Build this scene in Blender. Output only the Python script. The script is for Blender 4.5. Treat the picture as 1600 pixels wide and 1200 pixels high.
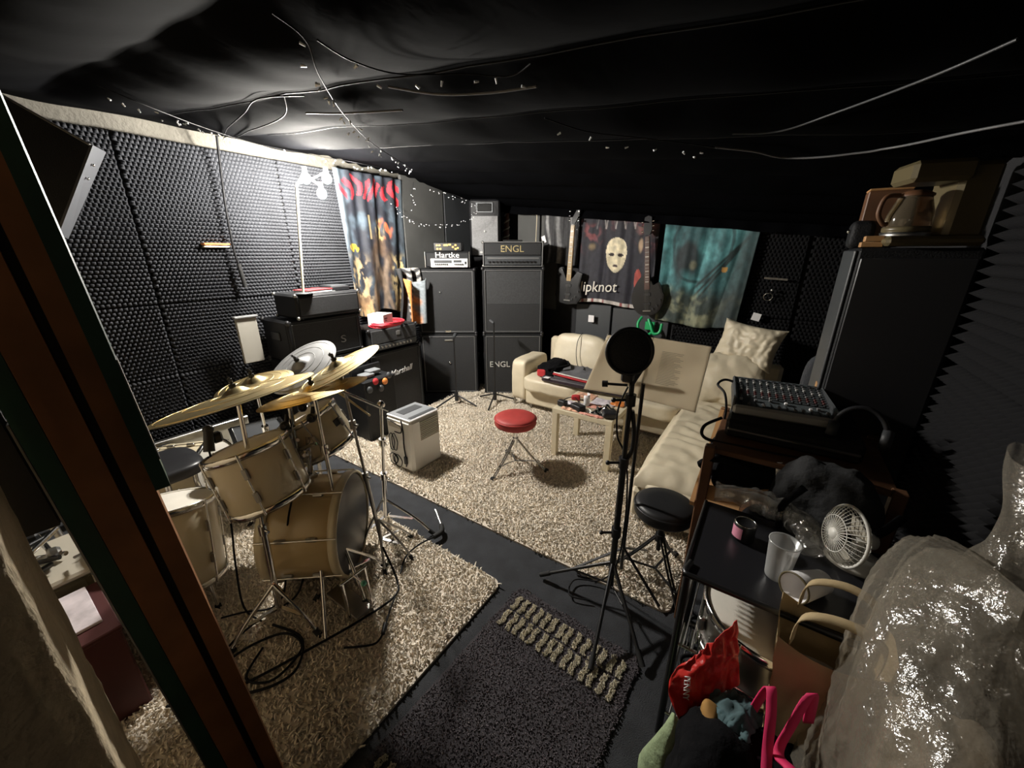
import bpy, math, random
import numpy as np
from mathutils import Vector, Matrix, noise
for o in list(bpy.data.objects): bpy.data.objects.remove(o)
SC = bpy.context.scene
COL = SC.collection
R = math.radians
# ---------------------------------------------------------------- camera
cam_data = bpy.data.cameras.new('camera'); cam = bpy.data.objects.new('camera', cam_data); COL.objects.link(cam)
cam_data.sensor_width = 36.0; cam_data.lens = 13.5; cam_data.clip_start = 0.02
cam.location = (0, 0, 1.69); cam.rotation_euler = (R(90-19), 0, R(34))
SC.camera = cam
# ---------------------------------------------------------------- world, exposure
w = bpy.data.worlds.new('world'); SC.world = w; w.use_nodes = True
w.node_tree.nodes['Background'].inputs[0].default_value = (0.9, 0.85, 0.75, 1)
w.node_tree.nodes['Background'].inputs[1].default_value = 0.010
SC.view_settings.view_transform = 'Standard'; SC.view_settings.look = 'None'
SC.view_settings.gamma = 1.0; SC.view_settings.use_curve_mapping = False
SC.view_settings.exposure = 0.35
BULB = 2350.0      # radiance of the bare bulbs of the clamp lamp
HALL = 2.3        # watts of the corridor lamp behind the doorway
hl = bpy.data.lights.new('corridor_lamp', 'POINT'); hl.energy = HALL; hl.shadow_soft_size = 0.12; hl.color = (1, .83, .62)
hlo = bpy.data.objects.new('corridor_lamp', hl); COL.objects.link(hlo); hlo.location = (0.05, -.95, 1.98)
# ---------------------------------------------------------------- helpers
rnd = random.Random(7)
def mat(name, col, rough=.6, metal=0., nz=None, bump=None, spec=.5, emit=None, coat=0., sheen=0., trans=0., island=0.):
    m = bpy.data.materials.new(name); m.use_nodes = True
    nt = m.node_tree; b = nt.nodes['Principled BSDF']; L = nt.links
    c4 = (*col, 1)
    b.inputs['Base Color'].default_value = c4; b.inputs['Roughness'].default_value = rough
    b.inputs['Metallic'].default_value = metal; b.inputs['Specular IOR Level'].default_value = spec
    b.inputs['Coat Weight'].default_value = coat; b.inputs['Sheen Weight'].default_value = sheen
    b.inputs['Transmission Weight'].default_value = trans
    tc = nt.nodes.new('ShaderNodeTexCoord')
    last = None
    if nz:
        t = nt.nodes.new('ShaderNodeTexNoise'); t.inputs['Scale'].default_value = nz[0]; t.inputs['Detail'].default_value = 5
        L.new(tc.outputs['Object'], t.inputs['Vector'])
        mp = nt.nodes.new('ShaderNodeMapRange'); mp.inputs[3].default_value = 1-nz[1]; mp.inputs[4].default_value = 1+nz[1]
        mp.inputs[1].default_value = .3; mp.inputs[2].default_value = .7
        L.new(t.outputs['Fac'], mp.inputs[0]); last = mp.outputs[0]
    if island:
        g = nt.nodes.new('ShaderNodeNewGeometry')
        mp = nt.nodes.new('ShaderNodeMapRange'); mp.inputs[3].default_value = 1-island; mp.inputs[4].default_value = 1+island
        L.new(g.outputs['Random Per Island'], mp.inputs[0])
        if last is None: last = mp.outputs[0]
        else:
            mm = nt.nodes.new('ShaderNodeMath'); mm.operation = 'MULTIPLY'; L.new(last, mm.inputs[0]); L.new(mp.outputs[0], mm.inputs[1]); last = mm.outputs[0]
    if last is not None:
        vm = nt.nodes.new('ShaderNodeVectorMath'); vm.operation = 'SCALE'; vm.inputs[0].default_value = col
        L.new(last, vm.inputs['Scale']); L.new(vm.outputs[0], b.inputs['Base Color'])
    if bump:
        t = nt.nodes.new('ShaderNodeTexNoise'); t.inputs['Scale'].default_value = bump[0]; t.inputs['Detail'].default_value = 4
        L.new(tc.outputs['Object'], t.inputs['Vector'])
        bp = nt.nodes.new('ShaderNodeBump'); bp.inputs['Strength'].default_value = bump[1]; bp.inputs['Distance'].default_value = .02
        L.new(t.outputs['Fac'], bp.inputs['Height']); L.new(bp.outputs['Normal'], b.inputs['Normal'])
    if emit:
        b.inputs['Emission Color'].default_value = (*emit[0], 1); b.inputs['Emission Strength'].default_value = emit[1]
    return m
def plastic_film(name, tint, haze, gloss_rough=.12, gl=.16, bump=(14, .5)):
    m = bpy.data.materials.new(name); m.use_nodes = True; nt = m.node_tree; L = nt.links
    for n in list(nt.nodes): nt.nodes.remove(n)
    out = nt.nodes.new('ShaderNodeOutputMaterial'); tr = nt.nodes.new('ShaderNodeBsdfTransparent'); tr.inputs[0].default_value = (.93, .92, .9, 1)
    df = nt.nodes.new('ShaderNodeBsdfDiffuse'); df.inputs[0].default_value = (*tint, 1)
    tl = nt.nodes.new('ShaderNodeBsdfTranslucent'); tl.inputs[0].default_value = (*tint, 1)
    gs = nt.nodes.new('ShaderNodeBsdfGlossy'); gs.inputs['Roughness'].default_value = gloss_rough
    m0 = nt.nodes.new('ShaderNodeMixShader'); m0.inputs[0].default_value = .4
    m1 = nt.nodes.new('ShaderNodeMixShader'); m1.inputs[0].default_value = haze
    m2 = nt.nodes.new('ShaderNodeMixShader'); m2.inputs[0].default_value = gl
    L.new(df.outputs[0], m0.inputs[1]); L.new(tl.outputs[0], m0.inputs[2])
    L.new(tr.outputs[0], m1.inputs[1]); L.new(m0.outputs[0], m1.inputs[2]); L.new(m1.outputs[0], m2.inputs[1]); L.new(gs.outputs[0], m2.inputs[2])
    L.new(m2.outputs[0], out.inputs[0])
    tc = nt.nodes.new('ShaderNodeTexCoord'); t = nt.nodes.new('ShaderNodeTexNoise'); t.inputs['Scale'].default_value = bump[0]; t.inputs['Detail'].default_value = 5
    bp = nt.nodes.new('ShaderNodeBump'); bp.inputs['Strength'].default_value = bump[1]; bp.inputs['Distance'].default_value = .03
    L.new(tc.outputs['Object'], t.inputs['Vector']); L.new(t.outputs['Fac'], bp.inputs['Height']); L.new(bp.outputs[0], gs.inputs['Normal']); L.new(bp.outputs[0], df.inputs['Normal'])
    return m
def vcol_mat(name, rough=.75, bump=None):
    m = mat(name, (1, 1, 1), rough, bump=bump); nt = m.node_tree
    a = nt.nodes.new('ShaderNodeVertexColor'); a.layer_name = 'Col'
    nt.links.new(a.outputs[0], nt.nodes['Principled BSDF'].inputs['Base Color']); return m
ORG = {}
def org(o):
    return ORG.get(o.name, Vector((0, 0, 0)))
def tag(o, label=None, cat=None, group=None, kind=None):
    if label: o['label'] = label
    if cat: o['category'] = cat
    if group: o['group'] = group
    if kind: o['kind'] = kind
    return o
def thing(name, label, cat, loc, rotz=None, group=None):
    o = bpy.data.objects.new(name, None); COL.objects.link(o); o.location = loc; o.empty_display_size = .05
    if rotz is not None: o.rotation_euler = (0, 0, rotz); ORG[o.name] = Vector((0, 0, 0))   # parts in local coordinates
    else: ORG[o.name] = Vector(loc)                                                          # parts in room coordinates
    return tag(o, label, cat, group)
def frame(z, x=None):
    z = Vector(z).normalized()
    a = Vector(x) if x is not None else (Vector((1, 0, 0)) if abs(z.x) < .9 else Vector((0, 1, 0)))
    x = (a - z*a.dot(z)).normalized(); y = z.cross(x)
    return x, y, z
def M4(o, z=(0, 0, 1), x=None):
    a, b, c = frame(z, x)
    m = Matrix((a, b, c)).transposed().to_4x4(); m.translation = Vector(o); return m
def RZ(loc, ang): return Matrix.Translation(Vector(loc)) @ Matrix.Rotation(ang, 4, 'Z')
class MB:
    def __init__(s, M=None): s.v = []; s.f = []; s.sm = []; s.M = M
    def add(s, vs, fs, smooth=False, M=None):
        n = len(s.v)
        M = M if M is not None else s.M
        for p in vs:
            p = Vector(p); s.v.append(tuple(M @ p) if M is not None else tuple(p))
        for f in fs: s.f.append(tuple(i+n for i in f)); s.sm.append(smooth)
        return s
    def box(s, c, d, bev=0., M=None):
        h = [x/2 for x in d]; bev = min(bev, *[x*.98 for x in h])
        if bev <= 0:
            vs = [(c[0]+i*h[0], c[1]+j*h[1], c[2]+k*h[2]) for i in (-1, 1) for j in (-1, 1) for k in (-1, 1)]
            return s.add(vs, [(0, 1, 3, 2), (4, 6, 7, 5), (0, 4, 5, 1), (2, 3, 7, 6), (0, 2, 6, 4), (1, 5, 7, 3)], False, M)
        vs = []; idx = {}
        for i in (-1, 1):
            for j in (-1, 1):
                for k in (-1, 1):
                    for ax in range(3):
                        p = []
                        for a, sg in enumerate((i, j, k)): p.append(c[a]+sg*(h[a] if a == ax else h[a]-bev))
                        idx[(i, j, k, ax)] = len(vs); vs.append(p)
        fs = []
        for ax in range(3):
            o1, o2 = [(1, 2), (2, 0), (0, 1)][ax]
            for sg in (-1, 1):
                q = []
                for a, b in ((-1, -1), (1, -1), (1, 1), (-1, 1)):
                    t = [0, 0, 0]; t[ax] = sg; t[o1] = a; t[o2] = b; q.append(idx[(*t, ax)])
                fs.append(q if sg > 0 else q[::-1])
        for ax in range(3):           # edges parallel to ax
            o1, o2 = [(1, 2), (2, 0), (0, 1)][ax]
            for a in (-1, 1):
                for b in (-1, 1):
                    t0 = [0, 0, 0]; t0[ax] = -1; t0[o1] = a; t0[o2] = b; t1 = list(t0); t1[ax] = 1
                    q = [idx[(*t0, o1)], idx[(*t1, o1)], idx[(*t1, o2)], idx[(*t0, o2)]]
                    fs.append(q if a*b < 0 else q[::-1])
        for i in (-1, 1):
            for j in (-1, 1):
                for k in (-1, 1):
                    q = [idx[(i, j, k, 0)], idx[(i, j, k, 1)], idx[(i, j, k, 2)]]
                    fs.append(q if i*j*k > 0 else q[::-1])
        return s.add(vs, fs, False, M)
    def bar(s, a, b, wd, ht=None, bev=0., up=(0, 0, 1)):
        a, b = Vector(a), Vector(b); d = b-a; ht = ht or wd
        m = M4((a+b)/2, d, up if abs(d.normalized().dot(Vector(up))) < .95 else (1, 0, 0))
        if s.M is not None: m = s.M @ m
        return s.box((0, 0, 0), (ht, wd, d.length), bev, m)
    def cyl(s, a, b, r0, r1=None, n=14, cap=True, smooth=True):
        a, b = Vector(a), Vector(b); r1 = r0 if r1 is None else r1
        x, y, z = frame(b-a); vs = []
        for p, r in ((a, r0), (b, r1)):
            for i in range(n):
                t = 2*math.pi*i/n; vs.append(p+x*r*math.cos(t)+y*r*math.sin(t))
        s.add(vs, [(i, (i+1) % n, n+(i+1) % n, n+i) for i in range(n)], smooth)
        if cap: s.add(vs[:n], [tuple(range(n))[::-1]]); s.add(vs[n:], [tuple(range(n))])
        return s
    def tube(s, pts, r, n=6, sub=0, closed=False):
        P = [Vector(p) for p in pts]
        if sub: P = catmull(P, sub, closed)
        m = len(P); vs = []; x = None
        for i, p in enumerate(P):
            if closed: d = P[(i+1) % m]-P[i-1]
            else: d = P[min(i+1, m-1)]-P[max(i-1, 0)]
            if d.length < 1e-9: d = Vector((0, 0, 1))
            x, y, z = frame(d, x if x is not None and abs(x.dot(d.normalized())) < .98 else None)
            rr = r[min(i*len(r)//m, len(r)-1)] if isinstance(r, (list, tuple)) else r
            for k in range(n):
                t = 2*math.pi*k/n; vs.append(p+x*rr*math.cos(t)+y*rr*math.sin(t))
        fs = []
        for i in range(m if closed else m-1):
            j = (i+1) % m
            for k in range(n): fs.append((i*n+k, i*n+(k+1) % n, j*n+(k+1) % n, j*n+k))
        s.add(vs, fs, True)
        if not closed: s.add(vs[:n], [tuple(range(n))[::-1]]); s.add(vs[-n:], [tuple(range(n))])
        return s
    def lathe(s, prof, n=24, M=None, smooth=True, sx=1., sy=1.):
        vs = []; k = len(prof)
        for i in range(n):
            t = 2*math.pi*i/n
            for r, h in prof: vs.append((r*math.cos(t)*sx, r*math.sin(t)*sy, h))
        fs = [(i*k+j, ((i+1) % n)*k+j, ((i+1) % n)*k+j+1, i*k+j+1) for i in range(n) for j in range(k-1)]
        if M is not None and s.M is not None: M = s.M @ M
        return s.add(vs, fs, smooth, M)
    def sph(s, c, r, n=12, sc=(1, 1, 1), M=None):
        pr = [(max(1e-4, math.sin(math.pi*i/(n//2+1))), -math.cos(math.pi*i/(n//2+1))) for i in range(n//2+2)]
        m = Matrix.Translation(Vector(c)) @ Matrix.Diagonal((r*sc[0], r*sc[1], r*sc[2], 1))
        return s.lathe(pr, n, m if M is None else M @ m)
    def torus(s, c, axis, RR, r, n=28, m=6, flat=1.):
        mm = M4(c, axis); vs = []
        if s.M is not None: mm = s.M @ mm
        for i in range(n):
            t = 2*math.pi*i/n
            for j in range(m):
                a = 2*math.pi*j/m; vs.append(((RR+r*math.cos(a))*math.cos(t), (RR+r*math.cos(a))*math.sin(t), r*flat*math.sin(a)))
        return s.add(vs, [(i*m+j, ((i+1) % n)*m+j, ((i+1) % n)*m+(j+1) % m, i*m+(j+1) % m) for i in range(n) for j in range(m)], True, mm)
    def grid(s, fn, nu, nv, smooth=True, thick=0., cu=False):
        vs = [Vector(fn(i/nu, j/nv)) for j in range(nv+1) for i in range(nu+1)]
        W = nu+1
        fs = [(j*W+i, j*W+i+1, (j+1)*W+i+1, (j+1)*W+i) for j in range(nv) for i in range(nu)]
        if thick:
            N = len(vs); nor = [Vector((0, 0, 0)) for _ in vs]
            for f in fs:
                nn = (vs[f[1]]-vs[f[0]]).cross(vs[f[3]]-vs[f[0]])
                for i in f: nor[i] += nn
            v2 = [v-(n.normalized() if n.length > 0 else Vector((0, 0, 1)))*thick for v, n in zip(vs, nor)]
            rim = [i for i in range(nu)] and []
            b = [i for i in range(nu+1)]+[j*W+nu for j in range(1, nv+1)]+[nv*W+i for i in range(nu-1, -1, -1)]+[j*W for j in range(nv-1, 0, -1)]
            for k in range(len(b)):
                p, q = b[k], b[(k+1) % len(b)]; rim.append((q, p, p+N, q+N))
            fs = fs+[tuple(i+N for i in f[::-1]) for f in fs]+rim; vs = vs+v2
        return s.add(vs, fs, smooth)
    def prism(s, poly, h, M=None):
        """poly: list of (x,y) ; extruded 0..h along z"""
        n = len(poly); vs = [(x, y, 0) for x, y in poly]+[(x, y, h) for x, y in poly]
        a = sum(poly[i][0]*poly[(i+1) % n][1]-poly[(i+1) % n][0]*poly[i][1] for i in range(n))
        fs = [tuple(range(n))[::-1], tuple(range(n, 2*n))]+[(i, (i+1) % n, n+(i+1) % n, n+i) for i in range(n)]
        if a < 0: fs = [f[::-1] for f in fs]
        if M is not None and s.M is not None: M = s.M @ M
        return s.add(vs, fs, False, M)
    def build(s, name, m, parent=None, loc=None):
        o_ = org(parent) if parent is not None else (Vector(loc) if loc is not None else Vector((0, 0, 0)))
        me = bpy.data.meshes.new(name)
        me.from_pydata([(p[0]-o_.x, p[1]-o_.y, p[2]-o_.z) for p in s.v], [], s.f)
        me.polygons.foreach_set('use_smooth', s.sm)
        if m is not None: me.materials.append(m)
        me.update()
        o = bpy.data.objects.new(name, me); COL.objects.link(o)
        if parent is not None: o.parent = parent; ORG[o.name] = o_
        elif loc is not None: o.location = loc; ORG[o.name] = Vector(loc)
        return o
def catmull(P, sub, closed=False):
    out = []; n = len(P)
    for i in range(n if closed else n-1):
        g = (lambda k: P[k % n]) if closed else (lambda k: P[min(max(k, 0), n-1)])
        a, b, c, d = g(i-1), g(i), g(i+1), g(i+2)
        for k in range(sub):
            t = k/sub
            out.append(.5*((2*b)+(c-a)*t+(2*a-5*b+4*c-d)*t*t+(3*b-a-3*c+d)*t**3))
    if not closed: out.append(P[-1])
    return out
def B(): return MB()
def text(name, s_, size, M, m, parent, ext=.002, shear=0., sx=1.):
    cu = bpy.data.curves.new('t', 'FONT'); cu.body = s_; cu.size = size; cu.extrude = ext; cu.align_x = 'CENTER'; cu.align_y = 'CENTER'; cu.shear = shear; cu.resolution_u = 3
    t = bpy.data.objects.new('t', cu); COL.objects.link(t)
    dg = bpy.context.evaluated_depsgraph_get()
    me = bpy.data.meshes.new_from_object(t.evaluated_get(dg)); bpy.data.objects.remove(t)
    me.name = name
    me.transform(M @ Matrix.Diagonal((sx, 1, 1, 1)))
    o_ = org(parent); me.transform(Matrix.Translation(-o_)); me.materials.clear(); me.materials.append(m)
    o = bpy.data.objects.new(name, me); COL.objects.link(o); o.parent = parent; ORG[o.name] = o_
    return o
def nz(x, y, z=0.): return noise.noise(Vector((x, y, z)))
def sm(x, a, b):
    t = min(1, max(0, (x-a)/(b-a))); return t*t*(3-2*t)
def np_mesh(name, V, F, m, parent=None, loc=None):
    me = bpy.data.meshes.new(name); V = np.asarray(V, dtype=np.float32); F = np.asarray(F, dtype=np.int32)
    o_ = org(parent) if parent is not None else (Vector(loc) if loc is not None else Vector((0, 0, 0)))
    V = V-np.array(o_, dtype=np.float32)
    k = F.shape[1]
    me.vertices.add(len(V)); me.vertices.foreach_set('co', V.ravel())
    me.loops.add(F.size); me.loops.foreach_set('vertex_index', F.ravel())
    me.polygons.add(len(F)); me.polygons.foreach_set('loop_start', np.arange(0, F.size, k, dtype=np.int32))
    me.update(calc_edges=True); me.materials.append(m)
    o = bpy.data.objects.new(name, me); COL.objects.link(o)
    if parent is not None: o.parent = parent; ORG[o.name] = o_
    elif loc is not None: o.location = loc
    return o
# ---------------------------------------------------------------- materials
K = {}
K['carpet'] = mat('dark_carpet', (.035, .037, .042), .95, nz=(9, .25), bump=(260, .5))
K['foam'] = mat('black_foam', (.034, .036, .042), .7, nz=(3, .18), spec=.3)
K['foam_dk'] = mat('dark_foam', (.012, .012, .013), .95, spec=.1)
K['wall'] = mat('black_painted_wall', (.015, .015, .017), .85, bump=(30, .2))
K['plaster'] = mat('old_plaster', (.13, .12, .10), .9, nz=(6, .18), bump=(40, .35))
K['jamb'] = mat('rough_beige_plaster', (.52, .42, .28), .95, nz=(14, .15), bump=(55, .35))
K['greybd'] = mat('grey_board', (.075, .075, .072), .8, nz=(4, .12))
K['cloth'] = mat('black_ceiling_cloth', (.0019, .0020, .0025), .95, bump=(7, .12), spec=.02)
K['shag'] = mat('cream_shag', (.88, .80, .68), .9, nz=(3.5, .12), island=.18)
K['shagbase'] = mat('shag_backing', (.62, .55, .46), .95)
K['rugdk'] = mat('plum_grey_pile', (.115, .098, .108), .95, nz=(6, .3), island=.12)
K['rugdkb'] = mat('plum_grey_backing', (.045, .04, .045), .95)
K['rugwh'] = mat('ivory_pile', (.86, .80, .66), .9, island=.12)
K['tolex'] = mat('black_tolex', (.010, .0105, .012), .6, bump=(180, .25), spec=.3)
K['tolex2'] = mat('dark_grey_grille_cloth', (.036, .037, .039), .8, nz=(60, .2), bump=(300, .3))
K['grille'] = mat('charcoal_grille', (.015, .0155, .017), .7, nz=(90, .2), bump=(300, .3))
K['trim'] = mat('grey_piping', (.16, .16, .16), .45)
K['chrome'] = mat('chrome', (.75, .74, .72), .16, 1.)
K['steel'] = mat('dull_steel', (.42, .41, .39), .35, 1.)
K['blackm'] = mat('black_metal', (.012, .012, .013), .35, spec=.5)
K['blackp'] = mat('black_plastic', (.014, .014, .016), .45)
K['rubber'] = mat('black_rubber', (.012, .012, .012), .8)
K['white'] = mat('white_plastic', (.78, .76, .70), .4)
K['paperw'] = mat('white_card', (.82, .80, .80), .6)
K['red'] = mat('red_cable_rubber', (.62, .03, .05), .45)
K['leath'] = mat('cream_leather', (.66, .58, .43), .45, nz=(8, .06), bump=(22, .14))
K['birch'] = mat('birch_wood', (.72, .63, .45), .5, nz=(12, .06))
K['cymb'] = mat('brass_cymbal', (.86, .68, .34), .30, 1., nz=(20, .08))
K['cymg'] = mat('dull_grey_cymbal', (.36, .36, .36), .5, .6, nz=(15, .15))
K['shell'] = mat('cream_drum_wrap', (.62, .54, .38), .28, coat=.3, nz=(3, .08))
K['shellb'] = mat('brass_tinted_wrap', (.55, .42, .23), .28, coat=.3)
K['skin'] = mat('coated_drum_head', (.74, .70, .62), .6, nz=(10, .05))
K['skind'] = mat('black_drum_head', (.02, .02, .022), .35)
K['gold'] = mat('gold_lettering', (.75, .62, .32), .35, .6)
K['silver'] = mat('silver_lettering', (.72, .72, .70), .35, .5)
K['panel'] = mat('silver_panel', (.50, .50, .48), .4, .4)
K['panelw'] = mat('pale_control_panel', (.62, .62, .60), .45)
K['green'] = mat('dark_green_paint', (.016, .060, .040), .45, nz=(9, .3))
K['brownw'] = mat('brown_door_wood', (.30, .12, .045), .55, nz=(7, .25))
K['wood'] = mat('chestnut_wood', (.13, .058, .026), .55, nz=(8, .25))
K['ply'] = mat('plywood', (.50, .27, .11), .6, nz=(7, .12))
K['seatred'] = mat('red_vinyl_velour', (.36, .035, .03), .6, nz=(20, .1))
K['kraft'] = mat('kraft_paper', (.50, .38, .21), .75, nz=(9, .12), bump=(20, .2))
K['redbag'] = mat('red_plastic_bag', (.62, .03, .025), .3, bump=(18, .5))
K['pink'] = mat('hot_pink_webbing', (.70, .02, .12), .7)
K['blackf'] = mat('black_fabric', (.006, .006, .007), .95, bump=(40, .4), spec=.1)
K['teal'] = mat('faded_teal_fabric', (.055, .105, .115), .8, nz=(20, .6))
K['ochre'] = mat('ochre_fabric', (.38, .20, .05), .8, nz=(14, .3))
K['cream'] = mat('shade_darkened_ivory', (.13, .105, .055), .35)  # ivory darkened in its base colour, standing in for blocked lamp light
K['film'] = plastic_film('crinkled_clear_film', (.62, .56, .46), .22, .15, .115, (15, .8))
K['film2'] = plastic_film('clear_wrap', (.75, .73, .68), .12, .12, .10)
K['sleeve'] = plastic_film('paper_in_sleeve', (.92, .85, .72), .97, .25, .05, (5, .15)); K['sleeve'].node_tree.nodes['Mix Shader'].inputs[0].default_value = .62
K['ink'] = mat('pale_grey_ink', (.38, .35, .30), .7)
K['lace'] = mat('faded_grey_film', (.2, .2, .2), .3)
K['glassj'] = mat('smoked_glass', (.45, .36, .24), .08, trans=.85)
K['cup'] = plastic_film('frosted_cup', (.75, .76, .76), .55, .25, .12, (6, .1))
K['cable'] = mat('black_cable', (.008, .008, .009), .6, spec=.2)
K['cablew'] = mat('grey_white_cable', (.13, .13, .135), .5)
K['led'] = mat('clear_fairy_bulb', (.85, .87, .9), .12, spec=.9)
K['carton'] = mat('dark_red_carton', (.075, .016, .015), .6)
K['cartong'] = mat('olive_grey_crate', (.13, .12, .08), .7)
K['orange'] = mat('orange_plastic', (.75, .25, .06), .5)
K['jade'] = mat('green_guitar_stand', (.01, .38, .12), .35, coat=.3)
K['bulb'] = mat('lit_bulb', (1, 1, 1), .5, emit=((1, .955, .875), BULB))
K['flag'] = vcol_mat('printed_flag_cloth', .72, (30, .15))
K['grey'] = mat('mid_grey_plastic', (.20, .21, .22), .5)
K['dkgrey'] = mat('dark_grey_plastic', (.045, .048, .052), .5)
K['greyfab'] = mat('grey_jersey', (.13, .13, .14), .9, nz=(14, .15))
K['redfab'] = mat('red_trim_fabric', (.45, .025, .03), .8)
K['plum'] = mat('plum_black_case', (.028, .018, .026), .4)
K['vent'] = mat('dull_beige_plastic', (.50, .46, .38), .5)  # one even beige, darker than the white plastic
K['amber'] = mat('amber_indicator', (.8, .5, .1), .4, emit=((1, .62, .15), .9))
K['guitar'] = mat('black_satin_lacquer', (.006, .006, .007), .35, coat=.25)
K['rose'] = mat('rosewood', (.11, .045, .03), .5)
K['maple'] = mat('maple_neck', (.60, .42, .20), .4)
K['inlay'] = mat('pearl_inlay', (.7, .66, .58), .4)
K['palegreen'] = mat('pale_green_film', (.38, .48, .28), .4, bump=(18, .5))
K['pinkcan'] = mat('pink_print', (.75, .30, .42), .4)
# ================================================================ STRUCTURE
XL, XR, YB, YN = -3.70, .68, 4.40, -.75
def struct(name, mb, m, parent=None):
    o = mb.build(name, m, parent); o['kind'] = 'structure'; return o
struct('floor', B().box((-1.5, 1.3, -.05), (5.6, 6.8, .1)), K['carpet'])
struct('ceiling', B().box((-1.5, 1.3, 2.78), (5.6, 6.8, .1)), K['plaster'])
wl = struct('wall_left', B().box((XL-.06, 1.8, 1.37), (.12, 5.4, 2.74)), K['plaster'])
wb = struct('wall_back', B().box((-1.5, YB+.06, 1.37), (4.6, .12, 2.74)), K['wall'])
wr = struct('wall_right', B().box((XR+.06, 1.9, 1.37), (.12, 5.1, 2.74)), K['wall'])
struct('wall_near', B().box((-2.35, YN-.06, 1.37), (2.9, .12, 2.74)), K['jamb'])
# rough plaster pillar at the left of the doorway
def jamb():
    mb = B(); n = 40
    prof = [(-.98, -.90), (-.66, -.90), (-.640, -.06), (-.66, -.035), (-.98, -.02)]
    def fn(u, v):
        i = min(int(u*4), 3); t = u*4-i
        a, b = prof[i], prof[i+1]
        x = a[0]+(b[0]-a[0])*t; y = a[1]+(b[1]-a[1])*t; z = v*2.74
        e = 1 if u > .2 else .3
        return (x+.0012*e*nz(z*9, u*9, 1)+.0012*e*nz(z*40, u*30), y+.003*nz(z*12, u*9, 5)+.0025*nz(z*45, 3), z)
    mb.grid(fn, 24, 110); return mb
struct('wall_pillar', jamb(), K['jamb'])
struct('trim_1', B().box((-.15, -.5, 2.45), (1.7, .3, .58)), K['jamb'])
# pyramid foam panels: each panel a part of its wall
def foam_mesh(wd, ht, pitch, dep, base=.03):
    nu, nv = max(1, round(wd/pitch)), max(1, round(ht/pitch)); V = []; F = []
    for j in range(nv):
        for i in range(nu):
            st_ = .5*(j % 2)*wd/nu
            x0, x1, y0, y1 = i*wd/nu+st_, min(wd, (i+1)*wd/nu+st_), j*ht/nv, (j+1)*ht/nv; n = len(V)
            V += [(x0, y0, base), (x1, y0, base), (x1, y1, base), (x0, y1, base), ((x0+x1)/2, (y0+y1)/2, base+dep)]
            F += [(n, n+1, n+4), (n+1, n+2, n+4), (n+2, n+3, n+4), (n+3, n, n+4)]
    n = len(V); V += [(0, 0, 0), (wd, 0, 0), (wd, ht, 0), (0, ht, 0), (0, 0, base), (wd, 0, base), (wd, ht, base), (0, ht, base)]
    for a, b in ((0, 1), (1, 2), (2, 3), (3, 0)): F += [(n+a, n+b, n+b+4), (n+a, n+b+4, n+a+4)]
    return V, F
FOAM = {}
def foam_panel(parent, wd, ht, M, m, pitch=.027, dep=.046):
    key = (round(wd, 3), round(ht, 3), pitch, m.name)
    if key not in FOAM:
        V, F = foam_mesh(wd-.008, ht-.008, pitch, dep); o = np_mesh('foam_panel', V, F, m); FOAM[key] = o.data
    else:
        o = bpy.data.objects.new('foam_panel', FOAM[key]); COL.objects.link(o)
    o.parent = parent; o.matrix_local = M
    return o
def wallM(o, xdir, nrm): return M4(o, nrm, xdir)
# left wall : normal +X, panel x along +Y, y along z
for r_, (z0, ht) in enumerate(((1.34, 1.08), (.82, .52), (.30, .52), (.0, .30))):
    for k in range(4):
        y0 = -.10+k*1.0
        if r_ == 1 and k == 0: y0 += .0
        foam_panel(wl, 1.0, ht, wallM((XL+rnd.uniform(0, .012), y0, z0), (0, 1, 0), (1, 0, 0)) @ Matrix.Rotation(rnd.uniform(-.004, .004), 4, 'Z'), K['foam'])
# a fifth narrow column beside the doorway wall
foam_panel(wl, .6, 1.0, wallM((XL, -.71, 1.34), (0, 1, 0), (1, 0, 0)), K['foam'])
foam_panel(wl, .6, 1.0, wallM((XL, -.71, .34), (0, 1, 0), (1, 0, 0)), K['foam'])
# grey acoustic boards in the far corner
for (y0, y1) in ((3.16, 3.80), (3.82, 4.30)):
    B().box((XL+.10, (y0+y1)/2, 1.80), (.04, y1-y0, 1.35), .006).build('acoustic_board', K['greybd'] if y0 < 3.5 else K['dkgrey'], wl)
for (x0, x1, z0, z1) in ((-2.86, -2.53, 1.0, 2.4), (-2.52, -2.28, 1.0, 2.4), (-2.0, -1.55, .3, 1.1), (-1.54, -.9, .3, 1.08)):
    B().box(((x0+x1)/2, YB-.02, (z0+z1)/2), (x1-x0-.012, .04, z1-z0), .006).build('acoustic_board', K['greybd'] if z0 > .5 else K['dkgrey'], wb)
# dark foam on the right part of the back wall (normal -Y, x along +X)
for k, x0 in enumerate((-.86, -.34, .18)):
    for z0, ht in ((.3, .8), (1.1, 1.1)):
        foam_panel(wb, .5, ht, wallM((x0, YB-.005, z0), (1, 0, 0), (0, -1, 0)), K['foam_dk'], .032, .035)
# right wall foam (normal -X, x along -Y)
for y1 in (2.20, 1.40, .6, -.2):
    for z0, ht in ((.30, .98), (1.28, .98)):
        foam_panel(wr, .8, ht, wallM((XR-.01, y1, z0), (0, -1, 0), (-1, 0, 0)), K['foam_dk'], .04, .045)
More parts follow.
